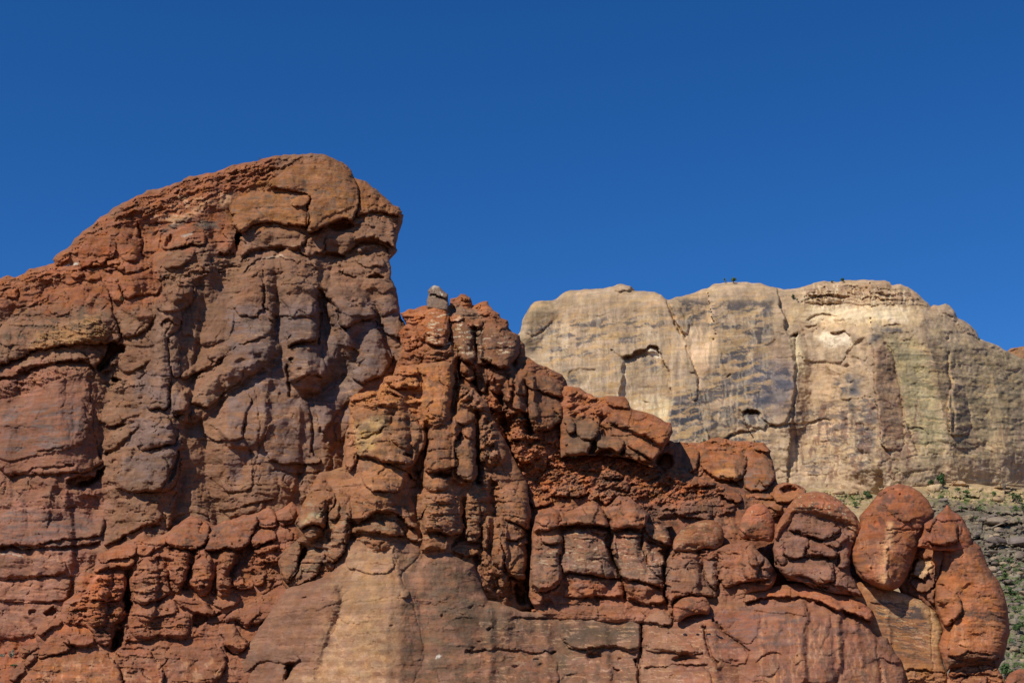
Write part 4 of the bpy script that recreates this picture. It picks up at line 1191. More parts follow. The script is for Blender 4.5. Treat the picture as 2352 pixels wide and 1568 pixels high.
BROW_OUT = zpt(10, [515,720, 510,560, 500,450, 500,330, 560,300, 680,320, 760,370, 800,395, 880,405, 900,395, 960,385, 1060,400, 1108,450, 1115,490, 1150,510, 1260,530, 1380,590, 1460,630, 1478,700,
    1450,780, 1420,800, 1405,850, 1370,880, 1330,930, 1300,1000, 1190,960, 1100,920, 1000,905, 860,895, 740,895, 520,915])
BROW_F = '''
C 10 164 94 54 0.8 22 | 540 300 900 380 1120 450 1300 540 1480 640 1460 800 1330 800 1100 600 900 600 560 560
C 10 116 84 64 0.85 12 | 560 560 680 600 840 640 840 740 1080 780 1040 840 740 900 560 920
r 10 30 8 5 .3 | 560 310 760 360 900 400 890 560 700 600 560 560
b 10 14 18 5 = block | 640 640 720 640 800 620 880 650 840 720 790 775 740 770 660 720
b 10 12 18 4 = block | 555 560 600 570 650 640 640 720 560 700
b 10 14 22 5 = block | 570 745 650 720 700 740 792 790 745 850 750 900 560 915
b 10 15 16 5 = block | 820 800 900 740 1000 750 1065 780 1040 835 1010 875 940 835 860 850
h 10 24 8 | 800 880 870 845 940 840 1000 880 990 905 800 905
b 10 9 9 3 | 870 890 920 855 980 870 1000 905 900 915
b 10 16 20 4 = block | 1085 735 1140 725 1260 790 1375 850 1360 900 1300 945 1190 870 1080 810
b 10 10 14 4 | 1065 850 1120 850 1190 890 1180 950 1100 915
h 10 26 5 | 740 860 800 770 830 770 850 840 800 900 750 900
h 10 22 5 | 1010 870 1070 830 1080 890 1030 905
b 10 18 34 3 = brow | 890 570 1000 500 1110 495 1250 535 1400 600 1470 660 1462 740 1400 830 1330 790 1140 690 960 640
b 10 8 14 3 | 890 420 960 390 1060 405 1110 460 1100 500 960 490
c 10 9 4 | 860 560 880 650 900 720
c 10 5 2 | 960 640 1140 720 1340 820
c 10 4 2 | 1150 680 1140 740 | 
r 10 20 10 5 | 740 540 900 560 980 640 900 720 800 640
u 10 16 10 | 1190 950 1290 960 1380 880 1420 810
V 10 92 70 56 0.6 30 20 0.1 | 560 500 1340 640 1300 950 560 900
V 10 190 120 70 0.4 20 8 0.2 | 900 480 1470 640 1400 830 900 660
'''.replace('740 | ', '740')
brow = relief('brow', BROW_OUT, [(1310, 960, 120), (1500, 1020, 117.5), (1400, 900, 122), (1300, 860, 122.5)], BROW_F, (146, 90, 56), edge=(18, 16), sp=1.8, seed=16,
    noise=(5, 4, 1.6), terr=1.6, strata=2.0, rim=2.0, skirt=9)

BACKOUT_OUT = np.vstack([zpt(10, [1330,1060, 1380,900, 1425,800, 1500,790, 1550,785, 1640,792, 1700,795, 1780,765, 1860,745, 1905,758, 1990,770, 2100,778, 2200,790, 2262,800, 2312,860, 2308,900]),
    zpt(11, [200,520, 222,600, 236,680, 250,708, 320,703, 400,715, 455,742, 495,778, 480,860, 420,960, 200,1000]), [[1720, 1200], [1560, 1180]]])
BACKOUT_F = '''
C 10 166 94 50 0.7 20 | 1400 760 2330 760 2330 860 1400 900
C 10 176 124 74 0.7 14 | 1820 1060 1900 980 2050 1000 2080 1080 2040 1140 1860 1090
b 10 13 22 4 = block | 1430 830 1600 825 1700 850 1705 1000 1600 1060 1500 1050 1480 900
b 10 18 36 4 = block | 1715 900 1870 855 2090 880 2115 960 2065 1135 1830 1090 1720 1000
b 10 5 14 2 | 1860 1050 1910 990 2040 1010 2060 1090 1950 1100
b 10 14 24 4 = block | 2112 975 2160 900 2235 885 2330 960 2360 1100 2260 1215 2150 1205 2070 1150
b 10 10 12 3 | 2200 800 2300 830 2310 890 2240 870 2180 850
r 10 26 9 5 .1 | 1420 770 2200 760 2300 830 2080 880 1800 860 1430 850
h 10 10 6 | 1520 830 1580 810 1640 840 1560 850
r 10 24 9 5 .1 | 1500 980 1820 1000 1830 1090 1640 1130 1500 1100
u 10 13 9 | 1830 1095 1950 1110 2065 1140
u 10 10 8 | 2080 1180 2160 1210 2260 1215
b 11 15 20 4 = block | 195 840 240 740 320 705 400 712 500 780 490 830 400 850 310 885 220 870
h 11 26 8 | 258 780 275 740 330 718 400 730 440 745 400 790 360 808 300 806
b 11 9 16 2 | -40 760 60 780 190 800 200 860 60 830 -40 840
b 11 9 14 3 | 60 850 200 860 290 900 270 960 180 930
b 11 10 10 3 | 90 660 160 620 220 650 200 720 120 740
V 10 96 74 58 0.5 30 22 0.12 | 1400 800 2360 800 2360 1300 1400 1200
V 11 120 100 92 0.6 30 8 0.14 | -100 560 240 560 240 900 -100 900
'''
backout = relief('backout', BACKOUT_OUT, [(1540, 1040, 123), (1780, 1040, 124), (1760, 1200, 115.5), (1600, 1180, 117), (1850, 1140, 118)], BACKOUT_F, (152, 92, 56), edge=(18, 26),
    sp=1.7, seed=18, noise=(5, 4, 1.6), terr=1.6, strata=2.0, rim=2.2, skirt=10)

# ---------------------------------------------------------------- big orange pillars in front of the peak
PILLAR_OUT = np.vstack([
    zpt(6, [470,640, 455,520, 510,425, 640,320, 600,210, 640,90]),
    zpt(4, [752,1567, 800,1480, 1000,1430, 1010,1350, 1030,1150, 1070,1000, 1060,900, 1065,835, 1110,800, 1270,770, 1300,800, 1310,760, 1350,700, 1360,660, 1440,640, 1500,560, 1700,540, 1900,520, 1990,560, 2000,700, 2130,760, 2250,900, 2330,1100, 2400,1200]),
    [[1210, 1110], [1222, 1200], [1222, 1400], [1150, 1420], [1000, 1340], [800, 1330], [660, 1360]]])
PILLAR_F = '''
C 4 170 104 56 0.9 20 | 1060 800 1500 560 2000 540 2000 980 1700 1060 1560 950 1420 950 1300 900 1080 900
C 4 160 104 66 0.8 24 | 1060 900 1400 960 1700 1050 1740 1250 1640 1620 1100 1620
C 4 190 144 88 0.8 10 | 1130 1050 1380 980 1410 1090 1340 1130 1230 1300 1150 1330 1140 1200
C 6 132 90 66 0.8 24 | 470 500 640 330 900 330 1040 200 1040 560 600 780
m 4 46 70 60 2 | 1350 940 1380 1150 1380 1350 1330 1600
m 4 -42 18 16 1 | 1725 1100 1715 1280 1660 1440 1640 1600
m 4 40 50 45 2 | 1850 1060 1830 1250 1820 1480
m 4 -35 14 14 1 | 1975 560 1975 760 1940 960
m 4 -28 13 13 1 | 2160 980 2160 1240 2160 1560
m 4 36 40 40 2 | 1830 560 1830 760 1800 940
m 4 34 36 30 2 | 2070 1060 2070 1250 2060 1480
m 4 32 40 36 2 | 2250 900 2280 1100 2290 1300
m 4 -25 16 16 1 | 1420 960 1420 1040
m 6 36 40 40 2 | 780 -60 720 100 700 250
m 6 -28 11 11 1 | 880 30 860 180 890 350
m 6 34 36 30 2 | 980 30 970 250 950 480
m 6 40 60 55 2 | 1280 20 1290 150 1300 300
m 6 40 46 42 2 | 1830 -40 1840 150 1820 400
m 6 -32 13 13 1 | 1600 -40 1650 160 1690 320
m 6 -28 11 11 1 | 2050 0 2040 200 2050 330
m 6 -38 13 14 1 | 2290 -120 2290 60 2310 200 2270 420
m 7 34 34 30 2 | 180 240 190 400 180 560
m 7 44 44 40 2 | 360 0 350 200 350 400 350 600
m 7 -56 13 13 1 | 475 200 470 400 462 640 450 840
r 4 46 10 6 -.1 | 1060 820 1500 560 1700 560 1700 960 1420 960 1060 900
b 4 12 14 4 | 1065 840 1110 805 1270 775 1275 810 1150 860 1075 870
h 4 18 5 | 1400 800 1460 795 1505 825 1500 845 1430 830
b 4 11 14 4 | 1355 680 1420 630 1580 620 1650 680 1660 740 1500 760 1400 740
b 4 9 10 4 | 1370 600 1490 540 1640 560 1680 640 1560 640 1420 640
b 4 18 34 6 = pillar | 1075 960 1150 930 1300 940 1420 1000 1440 960 1560 930 1660 1040 1722 1130 1722 1250 1690 1420 1620 1560 1520 1440 1240 1340 1130 1350 1110 1200 1110 1060
h 4 5 4 | 1150 1190 1240 1170 1320 1120 1410 1070 1400 1040 1250 1300 1150 1360
c 4 9 2.2 | 1150 1195 1240 1170 1330 1120 1380 1080
b 4 6 20 1 | 1440 1000 1560 950 1650 1060 1690 1160 1600 1280 1440 1240 1400 1100
c 4 8 3 | 1405 1080 1425 1010 1440 980
b 4 10 12 4 = pillar | 1020 1380 1060 1140 1120 1060 1110 1200 1140 1360 1080 1460 1050 1490
r 4 26 14 6 | 1030 1040 1110 1040 1110 1240 1030 1300
h 4 22 6 | 1510 1290 1600 1310 1610 1335 1540 1340
b 4 9 9 4 | 1370 1340 1500 1300 1600 1340 1600 1390 1480 1400 1380 1380
u 4 12 9 | 1130 1350 1240 1345 1370 1390 1500 1400
h 4 26 7 | 1540 1420 1620 1400 1680 1260 1720 1260 1690 1480 1620 1540 1560 1560
b 4 11 16 4 = pillar | 1140 1380 1240 1360 1360 1390 1520 1420 1540 1520 1520 1640 1200 1640
b 4 17 26 5 = pillar | 1735 1120 1800 1050 1950 1035 2020 1105 2000 1160 1960 1220 1960 1290 2000 1420 1900 1440 1700 1500 1720 1300
h 4 20 6 | 2020 1110 2050 1150 2000 1210 1960 1220 1975 1170
b 4 15 24 4 = pillar | 1960 1230 2060 1190 2155 1210 2155 1550 2060 1560 1960 1460 1990 1380
u 4 16 9 | 1780 1470 1850 1450 1930 1470 1960 1520
h 4 26 8 | 1770 1480 1850 1458 1940 1485 1950 1515 1870 1530 1800 1520
b 4 12 14 4 | 1980 980 2070 950 2150 970 2160 1030 2060 1070 2000 1060
b 4 12 14 4 | 2030 1080 2100 1050 2150 1060 2150 1190 2060 1180
r 4 22 14 8 .3 | 1980 560 2150 760 2350 1100 2352 1400 2170 1400 2160 960 1980 900
r 4 30 8 5 | 1680 960 1960 960 1960 1040 1800 1050 1700 1060
c 4 13 4.5 | 1730 1100 1728 1250 1700 1440 1670 1600
c 4 13 4 | 2158 960 2160 1240 2158 1560
c 4 12 5 | 1975 560 1980 760 1960 960 1930 1030
b 6 17 26 5 = block | 605 200 640 60 800 -60 950 -80 930 60 870 130 860 260 760 210 690 230 640 250
b 6 10 12 3 | 660 250 740 215 830 240 860 290 800 340 700 330
b 6 9 9 3 | 680 370 780 350 890 390 880 430 760 410
C 6 178 160 120 0.75 7 | 610 230 700 130 850 80 860 140 760 150 620 250
b 6 10 12 3 | 870 150 940 30 1000 0 950 180 900 180
b 6 17 26 5 = boulder | 460 545 510 430 640 325 655 480 600 650 530 725 480 640
h 6 26 6 | 640 420 700 380 720 440 640 560 560 700 540 700 600 600
b 6 14 22 4 = block | 535 725 600 600 720 400 870 440 820 560 790 650 720 690 600 740
b 6 10 12 3 | 600 740 640 690 760 660 760 700 680 730
C 6 172 156 124 0.6 6 | 600 590 720 580 800 580 800 600 640 605
b 6 14 22 5 = pillar | 870 450 950 170 1050 160 1040 330 1015 470 880 545
u 6 12 9 | 870 540 940 510 1010 480
u 6 9 7 | 640 250 760 210 860 260
b 6 18 16 5 = ledge | 1035 140 1060 -10 1190 10 1200 30 1300 80 1400 60 1520 40 1530 80 1640 200 1660 260 1560 220 1460 100 1300 90 1160 200
r 6 90 4 4 | 1035 150 1300 80 1480 90 1640 240 1540 240 1420 130 1300 130 1120 210
u 6 15 8 | 1035 160 1120 205 1300 100 1440 110
b 6 13 12 5 = ledge | 1030 300 1060 250 1160 215 1300 165 1440 170 1540 250 1530 320 1350 285 1160 270
u 6 10 6 | 1030 320 1160 290 1350 295 1520 310
b 6 12 14 4 | 1545 260 1640 240 1690 310 1680 370 1560 340
b 6 15 22 4 = pillar | 1680 -60 1950 -60 2050 60 2030 170 2055 270 1950 305 1850 275 1680 275
u 6 12 9 | 1680 290 1850 280 1950 300 2050 280
b 6 8 12 3 = pillar | 1690 300 1820 290 1950 310 1900 430 1800 440 1680 450
h 6 18 6 | 1940 340 2050 290 2050 350 1980 390 1930 440
b 6 12 14 4 = pillar | 2055 30 2100 -60 2180 0 2185 180 2180 350 2040 355
b 6 11 12 4 = pillar | 2190 190 2240 190 2255 380 2225 430 2190 400
u 6 11 8 | 2000 355 2180 360 2190 400 2250 420
b 6 9 10 4 | 1940 430 2020 400 2180 430 2160 490 2040 480
h 6 20 7 | 2090 500 2180 460 2200 550 2150 580
r 6 24 16 6 | 1900 380 2260 440 2352 760 2200 840 2150 640 1960 480
b 7 14 20 4 = pillar | 120 250 200 240 235 270 225 340 255 500 230 600 150 540 125 420
b 7 16 26 5 = pillar | 240 -40 340 -60 420 20 465 140 472 260 430 250 330 190 270 200 260 100
b 7 12 16 4 = pillar | 260 260 280 200 380 220 430 270 400 330 330 350 260 320
b 7 9 8 4 | 370 380 400 340 455 350 455 380 390 395
b 7 15 20 5 = pillar | 225 340 350 340 455 400 455 640 420 700 280 640 250 520
u 7 18 12 | 270 650 350 660 440 700 460 740
h 7 30 6 | 225 360 245 380 260 520 275 640 240 600 250 500
h 7 50 5 | 455 250 490 240 475 450 462 640 470 760 440 840 430 700 455 500
h 7 40 9 | 330 700 440 760 440 900 380 900 330 820
b 7 11 14 4 | 290 690 330 670 430 780 410 820 310 800
b 7 10 12 4 | 200 720 230 600 290 650 290 740 230 750
r 7 18 14 5 | 80 600 230 620 330 820 330 920 200 880 100 740
b 7 9 8 4 | 75 660 110 640 140 660 120 695 80 690
r 4 18 9 4 .1 | 1980 900 2160 960 2350 1200 2352 1640 2170 1640 2150 1000
r 6 60 9 3.5 .0 | 1680 -60 2060 -60 2050 300 1690 440
r 6 26 10 4 .1 | 2060 -60 2250 -60 2250 430 2050 350
V 4 96 74 58 0.6 40 26 0.1 | 1100 940 1720 1000 1660 1500 1140 1500
V 4 92 70 58 0.5 26 20 0.12 | 1660 560 2350 760 2350 1640 1700 1640
V 4 186 116 62 0.5 20 10 0.14 | 1060 560 2100 560 2100 1000 1060 950
V 6 150 130 108 0.6 40 4 0.3 | 600 0 2352 0 2352 400 600 500
V 6 96 76 64 0.5 30 20 0.12 | 470 100 1050 0 1040 560 480 740
V 7 96 76 66 0.5 30 16 0.12 | 100 -60 480 -60 480 700 100 700
'''
pillars = relief('pillars', PILLAR_OUT, [(850, 1240, 107.3), (700, 1300, 109), (850, 920, 115.5), (1010, 860, 117), (1030, 1250, 109), (1170, 1130, 113.9), (1190, 1380, 110.4), (1180, 950, 119)],
    PILLAR_F, (148, 96, 64), edge=(16, 26), sp=1.7, seed=21, noise=(6, 5, 1.7), terr=1.8, strata=2.4, rim=2.2)

# ---------------------------------------------------------------- squat capped columns
SQUAT_OUT = np.vstack([
    zpt(7, [462,830, 468,640, 480,450, 490,250, 520,140, 560,100, 640,60, 760,110, 830,90, 960,18, 1012,2, 1075,55, 1120,60, 1180,20]),
    zpt(10, [900,1350, 960,1300, 1020,1235, 1090,1260, 1150,1290, 1260,1380, 1330,1430, 1400,1500, 1480,1500]),
    zpt(7, [1640,250, 1675,330, 1690,420, 1730,440, 1850,440, 1960,420, 2060,430, 2180,370, 2352,360]),
    zpt(8, [200,560, 240,640, 200,760, 0,800]),
    [[1690, 1400], [1600, 1430], [1400, 1430], [1240, 1420]]])
SQUAT_F = '''
C 7 158 96 62 0.8 24 | 480 200 640 60 1000 0 1680 300 1660 400 1160 240 760 240 500 300
C 7 138 96 74 0.8 26 | 480 440 740 380 1160 440 1600 540 2060 560 2080 820 1640 720 1250 690 740 640 480 760
C 7 166 98 64 0.8 14 | 700 860 740 700 1010 660 1280 720 1620 800 1640 890 1000 860
m 7 -15 10 9 1 | 1150 180 1155 330 1160 480 1255 680 1285 850
m 7 -20 10 10 1 | 1670 380 1640 520 1622 700 1640 920
m 7 26 64 56 2 | 940 30 940 200 960 420 990 620
m 7 26 56 50 2 | 1300 10 1310 250 1330 420 1420 660
m 7 -11 9 9 1 | 735 200 745 380 730 520 742 660
m 7 30 50 46 2 | 610 120 600 400 600 700
m 7 30 50 40 2 | 1800 520 1800 700 1780 840
m 7 -18 11 11 1 | 2075 480 2080 640 2070 800
m 7 -14 13 13 1 | 1430 260 1400 400 1470 560
m 8 28 50 40 2 | 90 380 90 500 80 680
b 7 13 20 3 | 500 250 560 100 690 70 740 160 720 200 730 240 520 280
b 7 4 14 1 | 520 170 580 100 640 150 620 220 540 220
r 7 60 6 4 | 490 240 720 230 740 280 560 300 490 320
b 7 11 10 4 = column | 560 310 700 285 745 300 755 360 640 380 570 365
r 7 26 12 5 | 490 320 600 320 590 440 490 490
b 7 13 34 4 = column | 475 500 560 390 745 385 728 500 730 600 742 690 660 770 590 800 475 770
u 7 20 16 | 470 720 560 760 640 740 740 660
b 7 22 30 5 0 .09 = cap | 706 205 760 150 830 100 960 20 1012 5 1080 60 1140 180 1150 240 1030 215 900 200 740 235
u 7 22 11 | 715 225 760 228 870 205 1010 212 1148 245
b 7 14 30 4 = column | 745 260 860 225 1000 230 1010 290 1110 340 1150 400 1170 480 1255 660 1252 690 1010 650 830 620 742 640 728 480 770 390
b 7 9 10 4 | 1000 235 1130 230 1145 290 1080 300 1010 285
h 7 14 5 | 1100 320 1150 300 1160 470 1130 460 1110 390
b 7 8 8 3 | 1150 400 1200 340 1215 430 1200 465 1165 470
u 7 9 7 | 742 640 830 612 900 620 1020 650 1252 690
b 7 20 30 5 0 .08 = cap | 1080 55 1200 20 1290 -10 1420 70 1500 110 1440 265 1300 232 1160 265 1152 220
b 7 14 24 4 = cap | 1440 100 1500 110 1560 200 1640 255 1670 330 1680 400 1600 375 1500 320 1440 260
u 7 18 9 | 1160 270 1300 240 1440 275
u 7 16 10 | 1445 320 1560 370 1680 410
b 7 9 10 3 | 1210 270 1300 260 1430 285 1420 310 1300 330 1230 310
b 7 14 26 4 = column | 1160 290 1220 330 1400 330 1395 420 1460 450 1475 570 1610 690 1622 780 1500 710 1380 680 1280 690 1250 640 1180 480
h 7 15 6 | 1400 310 1445 290 1440 400 1400 430
b 7 10 16 3 | 1460 450 1560 430 1610 500 1610 680 1500 600 1470 560
h 7 20 7 | 1540 440 1620 420 1680 420 1650 520 1610 560 1590 470
u 7 9 7 | 1255 660 1380 680 1500 715 1625 785
b 7 9 12 4 = ledge | 735 830 830 700 1010 655 1255 695 1280 740 1280 830 1050 815 900 845
h 7 11 6 | 740 840 820 800 860 810 780 845
u 7 13 7 | 890 850 1050 820 1280 835
b 7 10 12 4 = ledge | 1285 730 1340 695 1440 700 1600 790 1632 850 1620 890 1440 880 1300 835
u 7 13 7 | 1290 845 1440 885 1625 895
b 7 9 10 3 | 470 870 500 780 530 770 590 830 580 890 480 900
r 7 22 10 4 | 640 820 760 850 640 920 440 960 480 880
c 7 13 4.5 | 1152 240 1160 470 1255 680 1285 740 1290 840
c 7 12 4 | 1660 420 1618 560 1622 760 1640 880
b 7 12 24 4 = column | 1620 640 1650 520 1800 500 1870 560 1945 600 1990 720 2070 805 2050 835 1900 815 1780 805 1690 880 1645 920
c 7 6 2.2 | 1940 560 1965 690 2010 760 2075 822
b 7 10 16 3 = column | 1950 560 2065 540 2085 700 2065 790 2000 720
h 7 15 9 | 1680 860 1720 820 1790 808 1760 850 1700 880
h 7 16 8 | 1740 440 1850 430 2000 430 1960 480 1830 480
r 7 22 12 5 | 1650 430 2080 420 2080 540 1800 500 1660 530
b 7 12 22 3 = column | 2080 590 2100 480 2200 400 2352 420 2420 500 2420 700 2240 720 2160 760 2090 700
u 7 8 6 | 2080 600 2120 570 2190 575
b 8 13 22 3 = column | -60 400 60 330 190 400 200 560 200 640 120 690 0 690 -60 640
u 8 14 8 | -100 700 0 705 120 690 205 660
b 8 8 12 2 | -20 470 30 430 110 440 140 500 100 560 0 560
b 8 8 12 2 | 60 720 200 620 320 690 200 740
V 7 196 170 140 0.6 30 3.2 0.32 | 700 200 1680 200 1680 700 480 600
V 7 88 70 60 0.55 34 18 0.1 | 480 60 1680 60 1680 780 480 780
V 7 118 88 78 0.5 60 12 0.1 | 480 440 2100 440 2100 800 480 760
V 8 128 96 84 0.6 60 10 0.06 | -100 430 210 430 210 700 -100 700
'''
squat = relief('squat', SQUAT_OUT, [(1240, 1250, 110.8), (1600, 1250, 110.8), (1300, 1400, 108.2), (1640, 1400, 107.6), (1780, 1330, 108.5)],
    SQUAT_F, (146, 92, 66), edge=(14, 22), sp=1.7, seed=24, noise=(6, 5, 1.5), terr=1.6, strata=2.2, rim=1.8)

# ---------------------------------------------------------------- dark body under the domed cap, and its cap
DOMEB_OUT = zpt(8, [215,560, 205,420, 230,240, 330,150, 430,60, 600,50, 780,140, 960,250, 930,330, 880,400, 860,480, 870,620, 930,740, 980,830, 860,815, 720,800, 560,760, 450,705, 330,690])
DOMEB_F = '''
b 8 11 16 4 = block | 345 240 420 180 560 190 700 230 785 240 770 280 640 340 590 330 420 300
u 8 13 9 | 340 250 500 290 600 335 700 330 790 290
b 8 10 16 4 = block | 620 350 720 290 840 300 870 330 800 380 740 410 640 370
b 8 12 20 4 = block | 290 450 330 330 420 290 500 320 520 350 490 440 440 510 330 490
b 8 12 18 4 = block | 500 340 620 350 700 360 760 430 740 490 620 480 500 470
u 8 11 7 | 440 480 560 485 660 500 760 495
b 8 13 22 4 = block | 240 590 330 530 400 510 500 490 720 510 730 580 740 690 650 720 560 700 440 640 340 660
b 8 6 12 2 | 590 640 640 590 720 590 735 690 660 705
b 8 9 16 3 | 220 480 260 380 310 360 290 450 330 540 260 570
h 8 18 6 | 205 530 230 520 240 560 215 570
u 8 20 11 | 240 610 340 665 460 705 620 740 700 735
h 8 20 7 | 740 480 780 440 790 560 740 600
b 8 10 16 3 | 750 420 850 400 865 560 790 600 740 560
b 8 10 20 3 | 720 620 860 600 930 740 970 830 860 790 720 730
h 8 15 5 | 850 500 900 460 930 660 880 640
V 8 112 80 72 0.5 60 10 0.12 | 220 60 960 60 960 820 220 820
'''
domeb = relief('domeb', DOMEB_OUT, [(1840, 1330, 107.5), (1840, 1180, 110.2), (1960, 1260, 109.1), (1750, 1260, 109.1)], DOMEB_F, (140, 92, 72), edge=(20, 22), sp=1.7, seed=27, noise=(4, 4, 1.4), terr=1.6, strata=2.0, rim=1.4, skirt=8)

DOME_OUT = zpt(11, [218,1180, 222,1100, 262,1020, 320,930, 380,850, 470,790, 560,778, 650,792, 740,830, 830,900, 920,990, 967,1080, 950,1150, 890,1190,
    850,1130, 800,1080, 740,1050, 640,1010, 560,1000, 480,985, 410,975, 350,1050, 290,1110, 240,1200])
dome = relief('dome', DOME_OUT, [(1850, 1230, 107.8), (1850, 1130, 110.8), (1960, 1220, 108.8), (1750, 1220, 108.8)], '''
b 11 7 30 0 | 300 960 470 790 650 780 760 840 900 980 960 1080 800 1040 600 960 420 960
u 11 5 5 | 400 990 520 960 700 1000 820 1060 930 1140
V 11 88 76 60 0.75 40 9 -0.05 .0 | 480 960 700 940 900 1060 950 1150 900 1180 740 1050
V 11 178 150 110 0.8 12 9 0.1 | 380 940 540 880 580 920 540 970 400 980
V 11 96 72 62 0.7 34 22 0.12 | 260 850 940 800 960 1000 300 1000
V 11 180 100 66 0.7 22 18 0.16 | 460 780 800 800 860 960 460 960
V 11 200 180 150 0.6 7 7 0.42 | 380 780 900 780 960 1180 300 1000
''', (154, 92, 58), edge=(46, 40), sp=1.7, seed=28, noise=(5, 3, 1.1), terr=1.0, strata=1.2, rim=1.2, back=60, bed=2.2, flute=3, facet=8)  # dark olive patch paints the shade of the cap's underside

EGG_OUT = zpt(11, [905,1190, 950,1080, 940,1000, 990,940, 1040,880, 1110,790, 1180,740, 1290,714, 1370,730, 1470,790, 1540,870, 1587,960, 1580,1000, 1520,1100, 1485,1150, 1452,1200, 1445,1285]) 
EGG_OUT = np.vstack([EGG_OUT, zpt(8, [1450,370, 1432,450, 1400,520, 1350,650, 1285,750, 1220,777, 1100,750, 980,690, 920,630, 890,520, 878,430, 900,380])])
egg = relief('egg', EGG_OUT, [(2040, 1340, 106.3), (2040, 1150, 109.8), (2130, 1240, 108.2), (1970, 1240, 108.2)], '''
C 8 206 148 100 0.9 9 | 1190 200 1220 200 1230 330 1200 480 1190 740 1120 740 1130 560 1130 420 1170 330
C 8 176 110 70 0.5 8 | 1210 270 1440 260 1440 320 1230 320
c 8 8 2 | 1180 262 1300 258 1380 270 1450 258
c 8 -5 10 | 1190 330 1195 600 1180 740
c 8 4 2.5 | 940 110 1030 40 1080 -30
b 8 6 30 0 | 880 440 1000 330 1190 300 1190 740 1050 740 900 560
h 8 9 12 | 1260 750 1350 640 1440 400 1500 430 1440 700 1300 800
h 8 10 9 | 1450 300 1500 200 1530 250 1480 340 1450 380
V 8 104 70 58 0.75 34 34 0.06 | 900 -80 1500 -80 1480 260 960 300
V 8 116 76 64 0.6 60 9 0.1 | 880 300 1450 300 1400 620 900 600
V 8 176 96 60 0.6 24 24 0.14 | 940 -120 1500 -120 1480 260 940 260
V 8 176 112 74 0.6 7 60 0.2 | 900 300 1450 300 1300 740 920 700
p 11 10 10 8 | 1230 755 1160 795 1300 800
''', (150, 86, 52), edge=(60, 58), sp=1.7, seed=30, noise=(5, 3, 1.1), terr=1.0, strata=1.0, rim=1.2, back=60, bed=2.2, flute=3, facet=8)

PEAKLET_OUT = zpt(8, [1440,400, 1460,340, 1500,250, 1500,200, 1590,150, 1665,80, 1690,42, 1712,50, 1740,90, 1800,130, 1850,190, 1890,280, 1906,335, 1900,420, 1760,440, 1560,430])
peaklet = relief('peaklet', PEAKLET_OUT, [(2170, 1240, 108.3), (2170, 1180, 109.8), (2220, 1230, 109.3)], '''
b 8 12 18 4 = block | 1525 340 1560 250 1600 200 1740 190 1790 210 1780 340 1740 370 1640 390 1560 380
h 8 8 8 | 1790 280 1830 210 1850 300 1790 340
u 8 11 7 | 1520 350 1640 392 1740 375 1800 350
r 8 22 16 4 | 1450 330 1540 330 1600 420 1450 420
b 8 7 9 2 | 1500 230 1590 150 1610 180 1530 270
h 8 6 4 | 1665 70 1690 42 1690 80
V 8 110 76 60 0.6 24 18 0.12 | 1450 60 1900 60 1900 420 1450 420
''', (156, 88, 56), edge=(22, 24), sp=1.6, seed=31, noise=(4, 3, 1.2), terr=1.2, strata=1.2, rim=1.2, back=40, bed=2.2, flute=3, facet=7)

INNER_OUT = zpt(8, [1300,800, 1240,690, 1290,540, 1330,420, 1400,370, 1560,360, 1720,350, 1760,420, 1760,700, 1720,1000, 1660,1080, 1560,960, 1470,860])
inner = relief('inner', INNER_OUT, [(2150, 1350, 109.5), (2150, 1250, 110.5), (2110, 1300, 110.4)], '''
C 8 190 150 108 0.9 4 | 1405 610 1450 520 1560 520 1570 570 1530 620 1520 680 1390 640
C 8 122 80 60 0.7 14 | 1400 760 1390 650 1520 680 1640 560 1600 900 1470 860
b 8 12 14 4 = block | 1440 440 1500 400 1650 400 1680 430 1650 560 1620 690 1590 700 1590 520 1560 500 1480 510
b 8 7 7 3 = block | 1405 605 1450 520 1560 520 1572 565 1520 600 1540 640 1520 680 1400 640
h 8 30 6 | 1430 480 1470 520 1420 560 1370 690 1350 680
u 8 15 8 | 1380 635 1450 650 1520 685
b 8 8 12 3 = block | 1380 700 1440 650 1560 680 1600 720 1500 800 1440 780
b 8 7 10 3 | 1510 790 1560 730 1600 740 1590 900 1540 880
V 8 220 210 200 0.9 6 30 0.1 | 1410 600 1440 530 1470 540 1450 610
''', (146, 88, 60), edge=(12, 20), sp=1.5, seed=33, noise=(4, 4, 1.2), terr=1.4, strata=1.2, rim=1.0, skirt=5)

